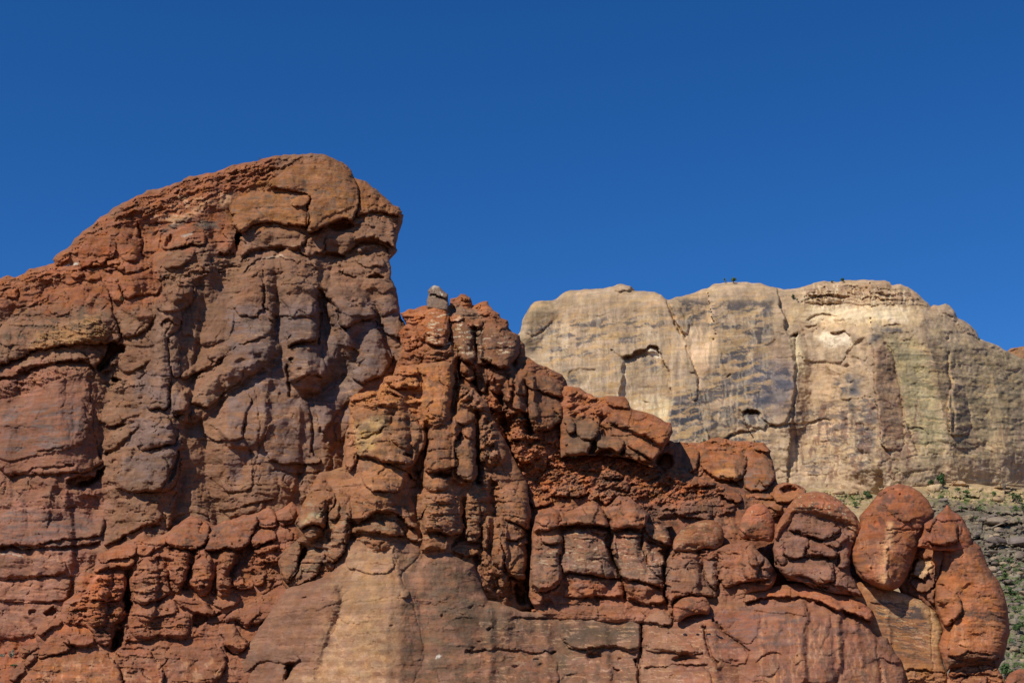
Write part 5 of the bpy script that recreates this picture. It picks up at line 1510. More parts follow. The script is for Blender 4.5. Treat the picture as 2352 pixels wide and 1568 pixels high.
SLABW_OUT = zpt(8, [860,640, 930,700, 1000,705, 1100,730, 1240,775, 1330,800, 1400,825, 1500,885, 1600,960, 1665,1120, 1640,1240, 1660,1400, 1700,1490, 1690,1680, 1150,1680, 1150,1400, 1020,1150, 940,1000, 880,830, 840,720])
slabw = relief('slabw', SLABW_OUT, [(2000, 1360, 108.3), (2100, 1360, 108.6), (2040, 1568, 105.8), (2140, 1568, 106.2)], '''
S 8 0.4 | 900 640 1680 640 1680 1700 900 1700
C 8 186 140 96 0.8 20 | 1230 780 1500 880 1620 1040 1660 1130 1640 1230 1580 1200 1540 1000 1400 900
V 8 78 70 74 0.85 70 8 0.02 -.15 | 1050 830 1480 870 1560 1060 1440 1180 1080 1050
V 8 88 72 66 0.6 60 7 0.1 -.15 | 1050 1000 1560 1000 1640 1400 1200 1400
V 8 204 158 112 0.6 70 5 0.2 -.15 | 950 700 1640 800 1640 1420 1100 1200
c 8 4 1.8 | 1545 930 1560 1100 1570 1300 1575 1480
c 8 -4 5 | 1180 830 1190 1100 1200 1250
u 8 7 5 | 1020 870 1130 890 1150 905
r 8 50 6 5 .05 | 1330 1430 1690 1480 1690 1680 1330 1680
u 8 12 7 | 1320 1445 1450 1440 1600 1470 1690 1490
u 8 6 6 | 960 720 1100 740 1240 775
''', (160, 104, 66), edge=(12, 16), sp=1.7, seed=34, noise=(4, 2, 0.9), terr=0.7, strata=1.4, rim=1.0, skirt=8, bed=1.4, flute=3, facet=3)

TALL_OUT = zpt(8, [1640,570, 1660,440, 1700,400, 1765,345, 1840,325, 1925,350, 1980,410, 2050,580, 2132,690, 2180,800, 2212,930, 2232,1130, 2200,1260, 2165,1380, 2130,1445, 2000,1420, 1850,1420, 1720,1440,
    1692,1472, 1650,1350, 1618,1250, 1662,1120, 1600,960, 1588,870, 1600,700])
tall = relief('tall', TALL_OUT, [(2200, 1320, 107.7), (2220, 1500, 104.6), (2290, 1480, 105.8), (2130, 1450, 105.9)], '''
b 8 8 60 0 | 1700 440 1850 340 1960 400 2080 640 2200 900 2220 1150 2130 1400 1800 1380 1690 1300 1760 900
b 8 12 12 4 = flake | 1600 720 1660 720 1740 790 1820 830 1830 940 1770 1000 1700 1080 1660 1080 1600 950
h 8 10 9 | 1610 900 1650 870 1700 900 1690 980 1640 960
u 8 9 6 | 1600 712 1660 710 1700 730
h 8 6 5 | 1830 950 1900 940 1840 990 1760 1030
u 8 10 8 | 1690 1340 1800 1330 1900 1290 2000 1310 2100 1330
r 8 60 7 5 .0 | 1680 1330 1900 1290 2150 1340 2140 1440 1700 1470
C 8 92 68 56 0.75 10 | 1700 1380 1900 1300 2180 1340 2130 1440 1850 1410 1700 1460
c 8 6 3 | 1680 420 1640 600 1610 720
V 8 98 74 62 0.75 80 26 0.04 | 1780 900 2200 900 2220 1100 1760 1120
V 8 180 106 64 0.6 60 12 0.14 | 1640 340 2230 700 2200 1300 1660 1300
V 8 104 70 58 0.6 34 22 0.12 | 1680 340 1960 340 2160 760 1700 700
V 8 182 120 76 0.6 8 50 0.2 | 1690 1000 2200 1000 2160 1300 1690 1300
''', (154, 90, 52), edge=(46, 46), sp=1.7, seed=36, noise=(5, 3, 1.1), terr=1.0, strata=1.3, rim=1.2, back=60, bed=2.2, flute=3, facet=8)

FOOT_OUT = zpt(8, [1660,1700, 1700,1500, 1720,1440, 1850,1400, 2000,1390, 2120,1430, 2145,1480, 2200,1560, 2200,1700])
foot = relief('foot', FOOT_OUT, [(2200, 1510, 106), (2250, 1568, 105), (2150, 1568, 105)], '''
r 8 60 8 6 .02 | 1660 1400 2200 1400 2200 1520 1660 1520
u 8 8 5 | 1690 1500 1900 1490 2150 1490
b 8 9 10 3 = block | 1730 1520 1860 1500 2030 1490 2060 1640 1730 1640
b 8 9 10 3 = block | 2060 1500 2160 1520 2190 1640 2070 1640
V 8 196 140 100 0.5 30 10 0.2 | 1660 1400 2200 1400 2200 1640 1660 1640
''', (158, 94, 62), edge=(12, 16), sp=1.7, seed=37, noise=(4, 3, 1.4), terr=1.4, strata=2.4, rim=1.6, skirt=6)

CORNER_OUT = zpt(8, [2190,1700, 2200,1520, 2230,1480, 2300,1448, 2380,1440, 2460,1480, 2500,1700])
corner = relief('corner', CORNER_OUT, [(2310, 1560, 103), (2350, 1568, 103.2), (2300, 1530, 103.6)], '''
V 8 104 70 58 0.6 34 22 0.12 | 2180 1440 2460 1440 2460 1700 2180 1700
''', (156, 92, 60), edge=(30, 26), sp=1.7, seed=38, noise=(4, 3, 1.2), terr=1.2, strata=1.2, rim=1.2, back=40, bed=2.2, flute=3, facet=7)

# rounded stones lodged among the columns
def stone(key, z, pts, pl, col, seed, feats='', edge=None, back=36):
    p = zpt(z, pts)
    r = edge or 0.42 * min(np.ptp(p[:, 0]), np.ptp(p[:, 1]))
    return relief(key, smooth_poly(p, 1), pl, feats, col, edge=(r, r * 1.0), sp=1.5, seed=seed, noise=(3, 2.4, 1.1), terr=1.0, strata=1.0, rim=1.2, wob=2, back=back, bed=2.0, flute=3, facet=7)
stone_a = stone('stone_a', 7, [1688,400, 1700,340, 1725,295, 1800,225, 1880,190, 1965,168, 2060,180, 2110,230, 2132,300, 2125,380, 2060,432, 1985,415, 1900,430, 1850,445, 1760,440, 1700,440],
    [(1600, 1250, 109.6), (1600, 1200, 110.6), (1640, 1230, 110.3)], (156, 96, 62), 41, '''
h 7 9 7 | 1760 400 1800 370 1870 360 1940 400 1880 420 1780 425
V 7 96 74 58 0.5 40 20 0.12 | 1690 160 2140 160 2140 450 1690 450
V 7 186 150 116 0.5 30 5 0.26 | 1690 160 2140 160 2140 450 1690 450
''')
stone_b = stone('stone_b', 7, [1690,960, 1695,900, 1740,865, 1780,832, 1870,820, 1960,822, 2015,900, 2000,980, 1940,975, 1880,980, 1820,990, 1780,1020, 1730,1052, 1705,1020],
    [(1590, 1400, 105.6), (1590, 1380, 106), (1630, 1390, 106)], (154, 92, 62), 42, '''
V 7 100 74 60 0.6 40 14 0.1 | 1690 820 2000 820 2000 1050 1690 1050
''')
stone_c = stone('stone_c', 11, [-90,1140, -80,1040, -20,930, 40,885, 100,880, 170,930, 215,1010, 222,1100, 215,1180, 190,1215, 100,1200, 0,1180, -60,1190],
    [(1740, 1230, 109.3), (1740, 1170, 110.6), (1780, 1200, 110.2)], (160, 94, 62), 43, '''
C 11 178 102 68 0.8 10 | -30 930 60 885 160 940 150 1010 40 1060 -40 1010
V 11 206 184 170 0.8 10 16 0.2 | -30 920 40 900 60 990 0 1010
V 11 104 78 60 0.6 30 18 0.1 | -90 1000 220 1000 220 1200 -90 1200
''')
# ================================================================ far pale cliff
CLIFF_OUT = np.vstack([[[1120, 1250], [1130, 900]],
    zpt(12, [100,680, 165,600, 185,520, 215,440, 260,370, 300,340, 340,328, 440,328, 470,318, 510,285, 560,250, 600,238, 760,228, 920,215, 970,205, 1000,192, 1035,184, 1065,190, 1120,205, 1123,240,
             1200,246, 1320,246, 1380,275, 1410,305, 1440,320, 1500,295, 1640,265, 1780,215, 1810,190, 1850,175, 2000,165, 2120,168, 2240,185]),
    zpt(13, [0,172, 100,180, 180,205, 240,210, 300,232, 430,215, 480,205, 560,172, 640,158, 760,165, 860,150, 1000,148, 1160,155, 1205,165, 1222,192, 1300,185, 1360,205, 1400,240, 1440,258,
             1500,320, 1562,380, 1580,360, 1620,372, 1680,348, 1720,370, 1760,420, 1785,478, 1830,490, 1900,540, 1940,580, 1978,655, 2050,680, 2130,712, 2210,755, 2300,800, 2420,850]),
    [[2430, 1250]]])
CLIFF_F = '''
S 12 0.42 | -200 0 2400 0 2400 1800 -200 1800
C 13 164 142 106 0.7 60 | 1140 600 1500 560 2400 760 2400 1700 1350 1700 1300 1100
C 13 204 172 126 0.8 20 | 440 330 1400 330 1480 380 1400 560 1000 560 340 500 400 400
C 13 176 140 104 0.7 16 | 440 300 500 230 640 180 1200 160 1400 240 1540 370 1300 350 460 340
C 12 146 124 90 0.6 30 | 160 640 240 360 460 320 600 240 560 330 400 480 300 640
C 13 140 110 86 0.7 10 | 1055 740 1150 690 1225 780 1270 950 1300 1100 1350 1350 1420 1600 1460 1720 1180 1720 1130 1560 1100 1250 1060 1000
C 13 140 112 92 0.7 12 | 1480 560 1580 700 1700 900 1850 1030 1870 1160 1912 1330 1930 1500 1900 1720 1780 1720 1730 1500 1640 1200 1600 1000 1520 800
C 13 152 128 112 0.6 30 | 0 640 380 640 400 1300 200 1400 0 1200
C 12 228 200 160 0.75 16 | 1040 830 1100 800 1120 1150 1480 1150 1430 1340 1000 1240
C 12 226 188 146 0.8 14 | 1580 560 1840 660 1840 820 1800 960 1700 1080 1660 880 1560 700
m 13 125 110 250 1 | 1050 640 1060 1000 1100 1250 1130 1700
m 13 115 250 210 1 | 1470 520 1600 900 1640 1200 1730 1560
m 13 60 160 120 1 | 1980 720 2100 1000 2160 1300 2200 1600
m 12 50 260 70 1 | 1420 340 1580 660 1690 1000 1760 1400
m 12 40 60 170 1 | 1850 640 1900 900 2050 1240
m 13 36 200 40 1 | 330 640 390 900 360 1340
m 12 -22 60 60 1 | 470 330 520 420 400 600 300 760
h 12 12 5 | 1045 812 1100 785 1280 752 1392 790 1400 840 1470 940 1474 1200 1440 1400 1000 1400 1030 1000
u 12 24 9 | 1030 812 1100 782 1245 745 1285 708 1335 722 1392 790
c 12 9 3 | 1430 320 1442 400 1500 500 1540 590 1582 645
c 12 5 2.5 | 1390 830 1410 880 1445 920
c 12 7 3 | 1600 720 1660 880 1680 940 1700 1080 1730 1160
b 12 5 6 2 | 1610 870 1660 860 1690 1000 1690 1180 1640 1180 1605 1050
b 12 5 10 2 | 1480 340 1560 400 1620 560 1580 640 1500 480 1440 380
u 12 8 4 | 1605 935 1640 930 1685 945
u 12 5 3 | 1200 1185 1250 1182 1300 1188
u 12 6 4 | 1920 970 1960 955 2000 965
h 12 12 3 | 2062 1278 2120 1252 2195 1240 2235 1284 2190 1290 2120 1296
u 12 18 12 | 2060 1282 2120 1255 2195 1240 2235 1290
b 12 6 8 1 | 2060 1300 2230 1290 2290 1410 2180 1430 2060 1350
u 12 10 6 | 1890 1508 1960 1470 2060 1440 2130 1442 2220 1434
c 12 5 2 | 2230 1290 2260 1360 2290 1400 2352 1405
p 12 8 10 6 | 965 742 1840 625 1820 660
c 12 4 2 | 960 745 1000 790 1040 808
h 12 4 5 | 590 905 740 900 850 900 760 1000 720 1100 560 1000
u 12 5 4 | 200 600 270 640 380 560 460 480
b 12 8 14 2 | 970 212 1035 186 1122 205 1122 244 970 244
c 13 7 2.6 | 390 640 398 760 404 900 402 1050 385 1200 368 1300 345 1365
b 13 7 14 1 | 0 640 340 640 400 900 400 1080 350 1370 160 1400 0 1200
u 13 8 4 | 160 1405 260 1385 350 1375 480 1360 640 1340 720 1350
h 13 16 6 | 340 640 365 595 415 585 420 620 370 650
b 13 7 16 1 | 420 620 480 600 840 590 870 700 810 850 600 860 420 800
u 13 9 5 | 470 545 540 535 600 528
u 13 14 8 | 680 600 740 592 820 580 870 650
u 13 7 5 | 470 490 560 450 690 435 780 465
u 13 7 4 | 700 500 830 478 940 490
u 13 7 4 | 1120 545 1200 535 1290 520 1320 530
h 13 8 6 | 820 800 900 680 1000 600 1040 700 1000 800 880 910
c 13 8 5 | 980 490 1040 640 1050 800 1060 1000 1100 1200
b 13 8 8 2 -0.42 0 = rib | 1055 740 1150 690 1225 780 1270 950 1290 1100 1330 1300 1345 1620 1130 1620 1100 1250 1060 1000
c 13 6 3 | 1160 690 1230 780 1280 1000 1300 1200 1380 1420 1440 1620
b 13 8 8 2 -0.5 0 = rib | 1730 1040 1850 1020 1870 1160 1912 1330 1885 1480 1740 1500 1700 1300
c 13 8 3 | 1700 770 1695 860 1720 1000 1740 1200 1760 1450
c 13 6 3 | 880 1160 850 1200 820 1400 770 1540
b 13 5 10 1 -.2 0 | 880 1160 1060 1140 1090 1400 1120 1620 920 1620 900 1400
u 13 7 4 | 1370 1410 1460 1400 1560 1470
u 13 7 5 | 1690 1440 1760 1410
u 13 5 3 | 280 1188 340 1184
r 13 70 7 6 .0 | 440 300 500 220 640 180 1000 160 1220 180 1400 250 1540 372 1400 352 1100 345 460 340
b 13 5 16 1 = cap_rock | 430 330 480 250 600 185 860 152 1160 158 1220 195 1300 190 1400 245 1560 380 1400 360 1100 355 500 350
u 13 8 5 | 500 290 700 270 900 300 1100 300 1240 310
u 13 6 4 | 500 350 800 340 1100 362 1280 370
b 13 7 9 2 | 1570 372 1620 375 1680 350 1730 380 1785 480 1700 440 1640 420
r 13 40 12 6 .3 | 1690 440 1790 470 1980 655 1960 680 1800 590
r 13 30 12 5 .3 | 1980 660 2130 710 2300 800 2300 850 2100 760
u 13 6 4 | 1860 590 1920 610 1985 660
C 13 162 148 108 0.7 12 | 1180 640 1400 640 1560 1000 1640 1400 1700 1640 1460 1640 1350 1200 1260 880
C 13 198 164 126 0.6 16 | 440 900 820 900 880 1160 840 1640 440 1640 420 1200
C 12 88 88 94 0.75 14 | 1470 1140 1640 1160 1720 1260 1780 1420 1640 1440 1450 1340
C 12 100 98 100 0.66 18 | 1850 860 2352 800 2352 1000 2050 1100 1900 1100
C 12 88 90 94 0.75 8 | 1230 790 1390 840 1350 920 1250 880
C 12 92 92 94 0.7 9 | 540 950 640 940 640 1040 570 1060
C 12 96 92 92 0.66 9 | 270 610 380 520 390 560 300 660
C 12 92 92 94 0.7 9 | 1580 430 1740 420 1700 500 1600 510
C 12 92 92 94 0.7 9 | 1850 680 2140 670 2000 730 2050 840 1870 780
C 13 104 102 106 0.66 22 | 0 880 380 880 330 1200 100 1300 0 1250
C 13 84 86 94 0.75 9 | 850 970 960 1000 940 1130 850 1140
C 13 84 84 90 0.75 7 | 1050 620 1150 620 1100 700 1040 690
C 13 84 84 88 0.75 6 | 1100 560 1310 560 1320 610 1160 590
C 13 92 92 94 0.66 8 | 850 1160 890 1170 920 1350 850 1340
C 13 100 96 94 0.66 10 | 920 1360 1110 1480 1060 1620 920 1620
C 12 226 206 170 0.8 6 | 1046 818 1078 806 1066 1000 1030 1150 1030 1000
C 12 232 222 200 0.8 5 | 1290 758 1390 792 1390 830 1310 800
C 12 220 196 150 0.7 8 | 1475 1150 1440 1340 1250 1340 1260 1200
C 13 222 200 156 0.7 10 | 350 660 440 640 480 900 410 1000
C 13 236 216 184 0.8 10 | 560 620 850 620 860 700 700 730
C 13 226 204 166 0.6 12 | 520 350 1400 380 1380 500 900 480 500 500
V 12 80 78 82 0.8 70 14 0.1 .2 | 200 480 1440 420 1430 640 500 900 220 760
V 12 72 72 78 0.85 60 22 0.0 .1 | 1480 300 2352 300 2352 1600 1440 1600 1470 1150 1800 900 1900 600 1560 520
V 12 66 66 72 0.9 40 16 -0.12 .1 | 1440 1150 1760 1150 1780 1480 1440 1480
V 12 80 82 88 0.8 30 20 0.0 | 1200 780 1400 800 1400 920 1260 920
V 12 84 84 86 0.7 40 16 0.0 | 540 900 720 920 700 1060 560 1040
V 12 214 192 158 0.3 9 190 0.14 | 200 400 2352 400 2352 1600 500 1600
V 12 104 88 78 0.38 10 190 0.14 | 200 400 2352 300 2352 1600 500 1600
V 12 196 158 108 0.6 90 12 0.16 .25 | 200 300 2352 200 2352 1600 500 1600
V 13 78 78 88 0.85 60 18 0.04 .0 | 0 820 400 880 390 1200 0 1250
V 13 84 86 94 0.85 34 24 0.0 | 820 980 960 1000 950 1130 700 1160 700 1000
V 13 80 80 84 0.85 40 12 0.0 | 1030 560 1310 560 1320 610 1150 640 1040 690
V 13 88 86 88 0.7 50 24 0.1 .15 | 900 1150 1120 1100 1130 1640 900 1640
V 13 92 78 70 0.7 60 8 0.1 .15 | 1060 740 1250 740 1340 1560 1100 1560
V 13 104 98 74 0.6 140 8 0.1 -.1 | 1200 620 2352 800 2352 1700 1350 1700
V 13 200 168 118 0.5 140 12 0.14 -.1 | 1250 620 2352 800 2352 1700 1350 1700
V 13 222 196 156 0.7 8 40 0.12 | 440 170 1400 200 1400 560 440 520
V 13 132 100 78 0.6 8 40 0.16 | 440 170 1500 200 1400 420 440 420
V 13 140 104 80 0.6 10 40 0.12 | 1900 1360 2352 1360 2352 1760 1900 1760
V 13 210 184 146 0.5 12 40 0.2 | 0 1300 1100 1300 1100 1760 0 1760
V 11 128 92 76 0.7 14 60 0.1 | 200 0 1500 0 1440 700 500 720
V 11 92 84 84 0.7 60 10 0.14 .1 | 200 0 1100 0 1080 620 500 700
V 11 200 170 130 0.6 24 14 0.16 | 200 300 2352 300 2352 760 200 760
u 11 6 3 | 590 350 640 345 700 342
u 11 7 4 | 1080 645 1120 640 1160 632
u 11 6 4 | 370 225 500 190 640 180
c 11 5 2.5 | 380 0 390 200 400 400 420 620
'''  # brown zones on the right-turned rib faces paint their shade into the colour
cliff = relief('cliff', CLIFF_OUT, [(1200, 1000, 418), (1200, 780, 426), (1600, 1100, 410), (1600, 680, 428), (2100, 1130, 405), (2100, 680, 432), (2352, 1130, 412), (2352, 820, 432)],
    CLIFF_F, (180, 152, 120), edge=(26, 30), sp=2.0, seed=51, noise=(6, 3, 0.8), terr=1.6, strata=1.0, rim=1.6, wob=4, skirt=60, facet=4.0, bed=1.5, flute=2.5, ls=1.0, jag=3, far=True)

FARB_OUT = zpt(13, [2190,790, 2205,760, 2240,728, 2300,720, 2380,715, 2500,730, 2560,820, 2500,860, 2352,852, 2290,848, 2220,820])
farb = relief('farb', FARB_OUT, [(2330, 815, 440), (2300, 815, 440), (2330, 830, 438)], '''
V 13 88 70 58 0.7 26 14 0.1 | 2190 780 2500 780 2500 860 2190 860
u 13 5 4 | 2200 770 2300 730 2400 730
''', (146, 104, 76), edge=(22, 22), sp=1.4, seed=53, noise=(3, 3, 1.2), terr=1.4, strata=1.4, rim=1.4, back=30)

# talus below the far cliff
TALUS_OUT = np.vstack([zpt(11, [200,900, 300,790, 420,760, 560,740, 800,760, 900,790, 1080,800, 1200,790, 1400,740, 1470,710, 1560,700, 1720,695, 1960,720, 2352,765, 2500,780]), [[2480, 1660], [1820, 1660], [1800, 1250]]])
TALUS_F = '''
C 11 116 106 96 0.85 24 | 1540 830 2500 900 2500 2400 1540 2400
r 11 46 10 9 .06 | 1500 840 1780 820 2500 900 2500 1100 1500 1000
r 11 34 17 11 .08 | 1800 960 2500 1000 2500 1500 1940 1480
r 8 26 14 10 .12 | 1900 300 2500 300 2500 1640 2000 1640
r 11 22 12 9 .1 | 1400 700 2500 760 2500 900 1560 860
r 11 22 12 9 .1 | 300 760 1000 770 1100 900 300 950
u 11 18 9 | 1990 1040 2100 1050 2210 1060 2352 1040
u 11 9 6 | 2000 1170 2100 1180 2200 1170 2352 1190
u 11 6 6 | 2000 1260 2200 1270 2352 1260
u 11 12 7 | 1560 900 1700 890 1960 930 2100 960
b 11 10 10 3 = ledge | 2010 1000 2200 1005 2210 1060 2100 1080 2010 1060
b 11 9 10 3 = ledge | 2010 1165 2190 1170 2195 1240 2010 1240
b 11 9 10 3 = ledge | 2205 1170 2400 1175 2400 1245 2210 1240
b 11 8 12 3 = ledge | 2020 1280 2130 1275 2120 1330 2030 1330
b 11 7 14 2 = ledge | 1840 950 2020 960 2000 1120 1920 1180 1880 1100
V 11 96 108 52 0.75 22 10 0.12 | 300 760 2500 780 2500 980 1560 900 300 920
V 8 98 110 56 0.75 30 12 0.08 | 2040 560 2500 460 2500 1500 2150 1500
V 8 150 138 126 0.6 22 8 0.18 | 1900 300 2500 300 2500 1640 2000 1640
V 11 92 78 66 0.6 60 7 0.06 | 1540 840 2500 900 2500 1500 1540 1500
V 11 196 166 122 0.6 20 10 0.1 | 1400 700 2500 740 2500 960 1560 840
'''
talus = relief('talus', TALUS_OUT, [(1850, 1130, 385), (2300, 1130, 385), (2330, 1250, 340), (2330, 1400, 295), (2330, 1600, 250), (2000, 1250, 335)],
    TALUS_F, (172, 142, 106), edge=(6, 4), sp=2.0, seed=55, noise=(5, 6, 2.2), terr=2.0, strata=2.0, rim=2.0, skirt=40, flute=3)
# ================================================================ link everything into the scene
emit(butte, 'sandstone_butte', RED, 'huge red-brown sandstone butte with overhanging tan caprock, left half of the view', 'butte', main='wall')
emit(outcrop, 'rock_outcrop', RED, 'crumbling orange stacked rock outcrop at the lower left foot of the butte', 'rock outcrop', main='base')
emit(wall, 'rock_buttress', RED, 'smooth pale-streaked rock buttress flaring into the pitted wall along the bottom', 'rock wall', main='wall')
emit(peak, 'rock_peak', RED, 'jagged orange hoodoo peak of stacked lumps beside the butte, against blue sky', 'rock peak', main='wall')
emit(knob, 'balanced_rock', RED, 'grey two-lobed knob with white streaks perched on the orange peak', 'rock', main='body')
emit(slope, 'rubble_slope', RED, 'orange crumbly rubble slope with purple lumps below the dark overhang', 'rock slope', main='slope')
emit(brow, 'rock_brow', RED, 'blunt-nosed overhanging outcrop right of the peak, dark cave under its nose', 'rock outcrop', main='body')
emit(backout, 'rock_outcrop', RED, 'low rounded orange outcrop on the crest, hollow cup at its right end', 'rock outcrop', main='body')
emit(pillars, 'rock_pillars', RED, 'tall fractured orange rock pillars standing on the smooth buttress', 'rock formation', main='base')
emit(squat, 'rock_columns', RED, 'row of squat purple-brown columns under pointed orange caps', 'rock formation', main='base')
emit(domeb, 'rock_pedestal', RED, 'dark purple jointed pedestal holding up the domed cap rock', 'rock formation', main='base')
emit(dome, 'cap_boulder', RED, 'domed orange cap boulder with dark underside on the purple pedestal', 'boulder', main='body')
emit(egg, 'egg_boulder', RED, 'huge egg-shaped orange boulder with a pale vertical streak', 'boulder', main='body')
emit(peaklet, 'pointed_boulder', RED, 'small pointed red boulder wedged behind the egg-shaped one', 'boulder', main='body')
emit(inner, 'wedged_block', RED, 'broken block with a cream patch wedged in the gap beside the egg-shaped boulder', 'rock', main='body')
emit(slabw, 'rock_slab', RED, 'smooth slab striped with dark bands under the egg-shaped boulder', 'rock slab', main='body')
emit(tall, 'slab_boulder', RED, 'tallest leaning orange slab boulder, last at the right end of the red rocks', 'boulder', main='body')
emit(foot, 'rock_plinth', RED, 'thin layered rock plinth under the tall leaning slab boulder', 'rock', main='body')
emit(corner, 'boulder', RED, 'rounded red boulder top showing in the bottom right corner', 'boulder', main='body')
emit(stone_a, 'boulder', RED, 'rounded brown boulder lodged right of the pointed orange caps', 'boulder', main='body')
emit(stone_b, 'boulder', RED, 'orange boulder sitting at the top edge of the pitted wall', 'boulder', main='body')
emit(stone_c, 'boulder', RED, 'orange-topped boulder just left of the domed cap boulder', 'boulder', main='body')
emit(cliff, 'sandstone_cliff', PALE, 'distant pale cream sandstone cliff with arch scar and dark varnish streaks', 'cliff', main='wall')
emit(farb, 'boulder', PALE, 'brown flat-topped boulder far off at the right edge of the skyline', 'boulder', main='body')
emit(talus, 'hillside', GREY, kind='structure', main='slope')
for o in list(COL.objects):
    if o.name.startswith('hillside'): o['kind'] = 'structure'

# ground under and around the rocks
gm = bpy.data.materials.new("red_soil"); gm.use_nodes = True
gb = gm.node_tree.nodes["Principled BSDF"]; gb.inputs["Roughness"].default_value = 1.0
gn = gm.node_tree.nodes.new("ShaderNodeTexNoise"); gn.inputs["Scale"].default_value = 0.4; gn.inputs["Detail"].default_value = 8
gg = gm.node_tree.nodes.new("ShaderNodeNewGeometry"); gm.node_tree.links.new(gg.outputs["Position"], gn.inputs["Vector"])
gr = gm.node_tree.nodes.new("ShaderNodeValToRGB")
gr.color_ramp.elements[0].color = (0.16, 0.07, 0.04, 1); gr.color_ramp.elements[1].color = (0.30, 0.15, 0.09, 1)
gm.node_tree.links.new(gn.outputs["Fac"], gr.inputs[0]); gm.node_tree.links.new(gr.outputs[0], gb.inputs["Base Color"])
R_ = 6000.0
tag(mesh_obj('ground', [(-R_, -R_, 0), (R_, -R_, 0), (R_, R_, 0), (-R_, R_, 0)], [(0, 1, 2, 3)], [gm], smooth=False), kind='structure')
# ================================================================ shrubs, trees, loose rocks
def leaf_mat(name, c1, c2):
    m = bpy.data.materials.new(name); m.use_nodes = True
    nt = m.node_tree; bs = nt.nodes["Principled BSDF"]; bs.inputs["Roughness"].default_value = 0.75
    bs.inputs["Specular IOR Level"].default_value = 0.2
    n = nt.nodes.new("ShaderNodeTexNoise"); n.inputs["Scale"].default_value = 1.6; n.inputs["Detail"].default_value = 4
    g = nt.nodes.new("ShaderNodeNewGeometry"); nt.links.new(g.outputs["Position"], n.inputs["Vector"])
    r = nt.nodes.new("ShaderNodeValToRGB"); r.color_ramp.elements[0].position = 0.35; r.color_ramp.elements[1].position = 0.65
    r.color_ramp.elements[0].color = (*c1, 1); r.color_ramp.elements[1].color = (*c2, 1)
    nt.links.new(n.outputs["Fac"], r.inputs[0]); nt.links.new(r.outputs[0], bs.inputs["Base Color"])
    return m
DARKLEAF = leaf_mat("juniper_leaf", (0.030, 0.065, 0.018), (0.075, 0.125, 0.035))
GREENLEAF = leaf_mat("shrub_leaf", (0.07, 0.12, 0.03), (0.16, 0.22, 0.07))
SAGELEAF = leaf_mat("sage_leaf", (0.16, 0.18, 0.11), (0.30, 0.32, 0.22))
BARK = leaf_mat("bark", (0.10, 0.08, 0.06), (0.20, 0.16, 0.12))

def limb(V, F, a, b, ra, rb, n=6):
    a = np.array(a, float); b = np.array(b, float); d = b - a; d /= np.linalg.norm(d) + 1e-9
    u = np.cross(d, [0.3, 0.9, 0.2]); u /= np.linalg.norm(u); w = np.cross(d, u)
    o = len(V)
    for p, r in ((a, ra), (b, rb)):
        for k in range(n):
            t = 2 * math.pi * k / n
            V.append(p + r * (math.cos(t) * u + math.sin(t) * w))
    for k in range(n):
        F.append((o + k, o + (k + 1) % n, o + n + (k + 1) % n, o + n + k))
def leafball(rng, n, lobes, leaf):
    V = []; F = []
    for _ in range(n):
        c, r = lobes[rng.randrange(len(lobes))]
        d = np.array([rng.gauss(0, 1), rng.gauss(0, 1), rng.gauss(0, 1)]); d /= np.linalg.norm(d) + 1e-9
        p = np.array(c) + d * np.array(r) * rng.uniform(0.25, 1.0) ** 0.6
        a = np.array([rng.gauss(0, 1), rng.gauss(0, 1), rng.gauss(0, 1)]); a /= np.linalg.norm(a)
        b = np.cross(a, d); b /= np.linalg.norm(b) + 1e-9
        l = leaf * rng.uniform(0.6, 1.3)
        o = len(V)
        V += [p - a * l * 0.5, p + b * l * 0.32, p + a * l * 0.5, p - b * l * 0.32]
        F.append((o, o + 1, o + 2, o + 3))
    return V, F
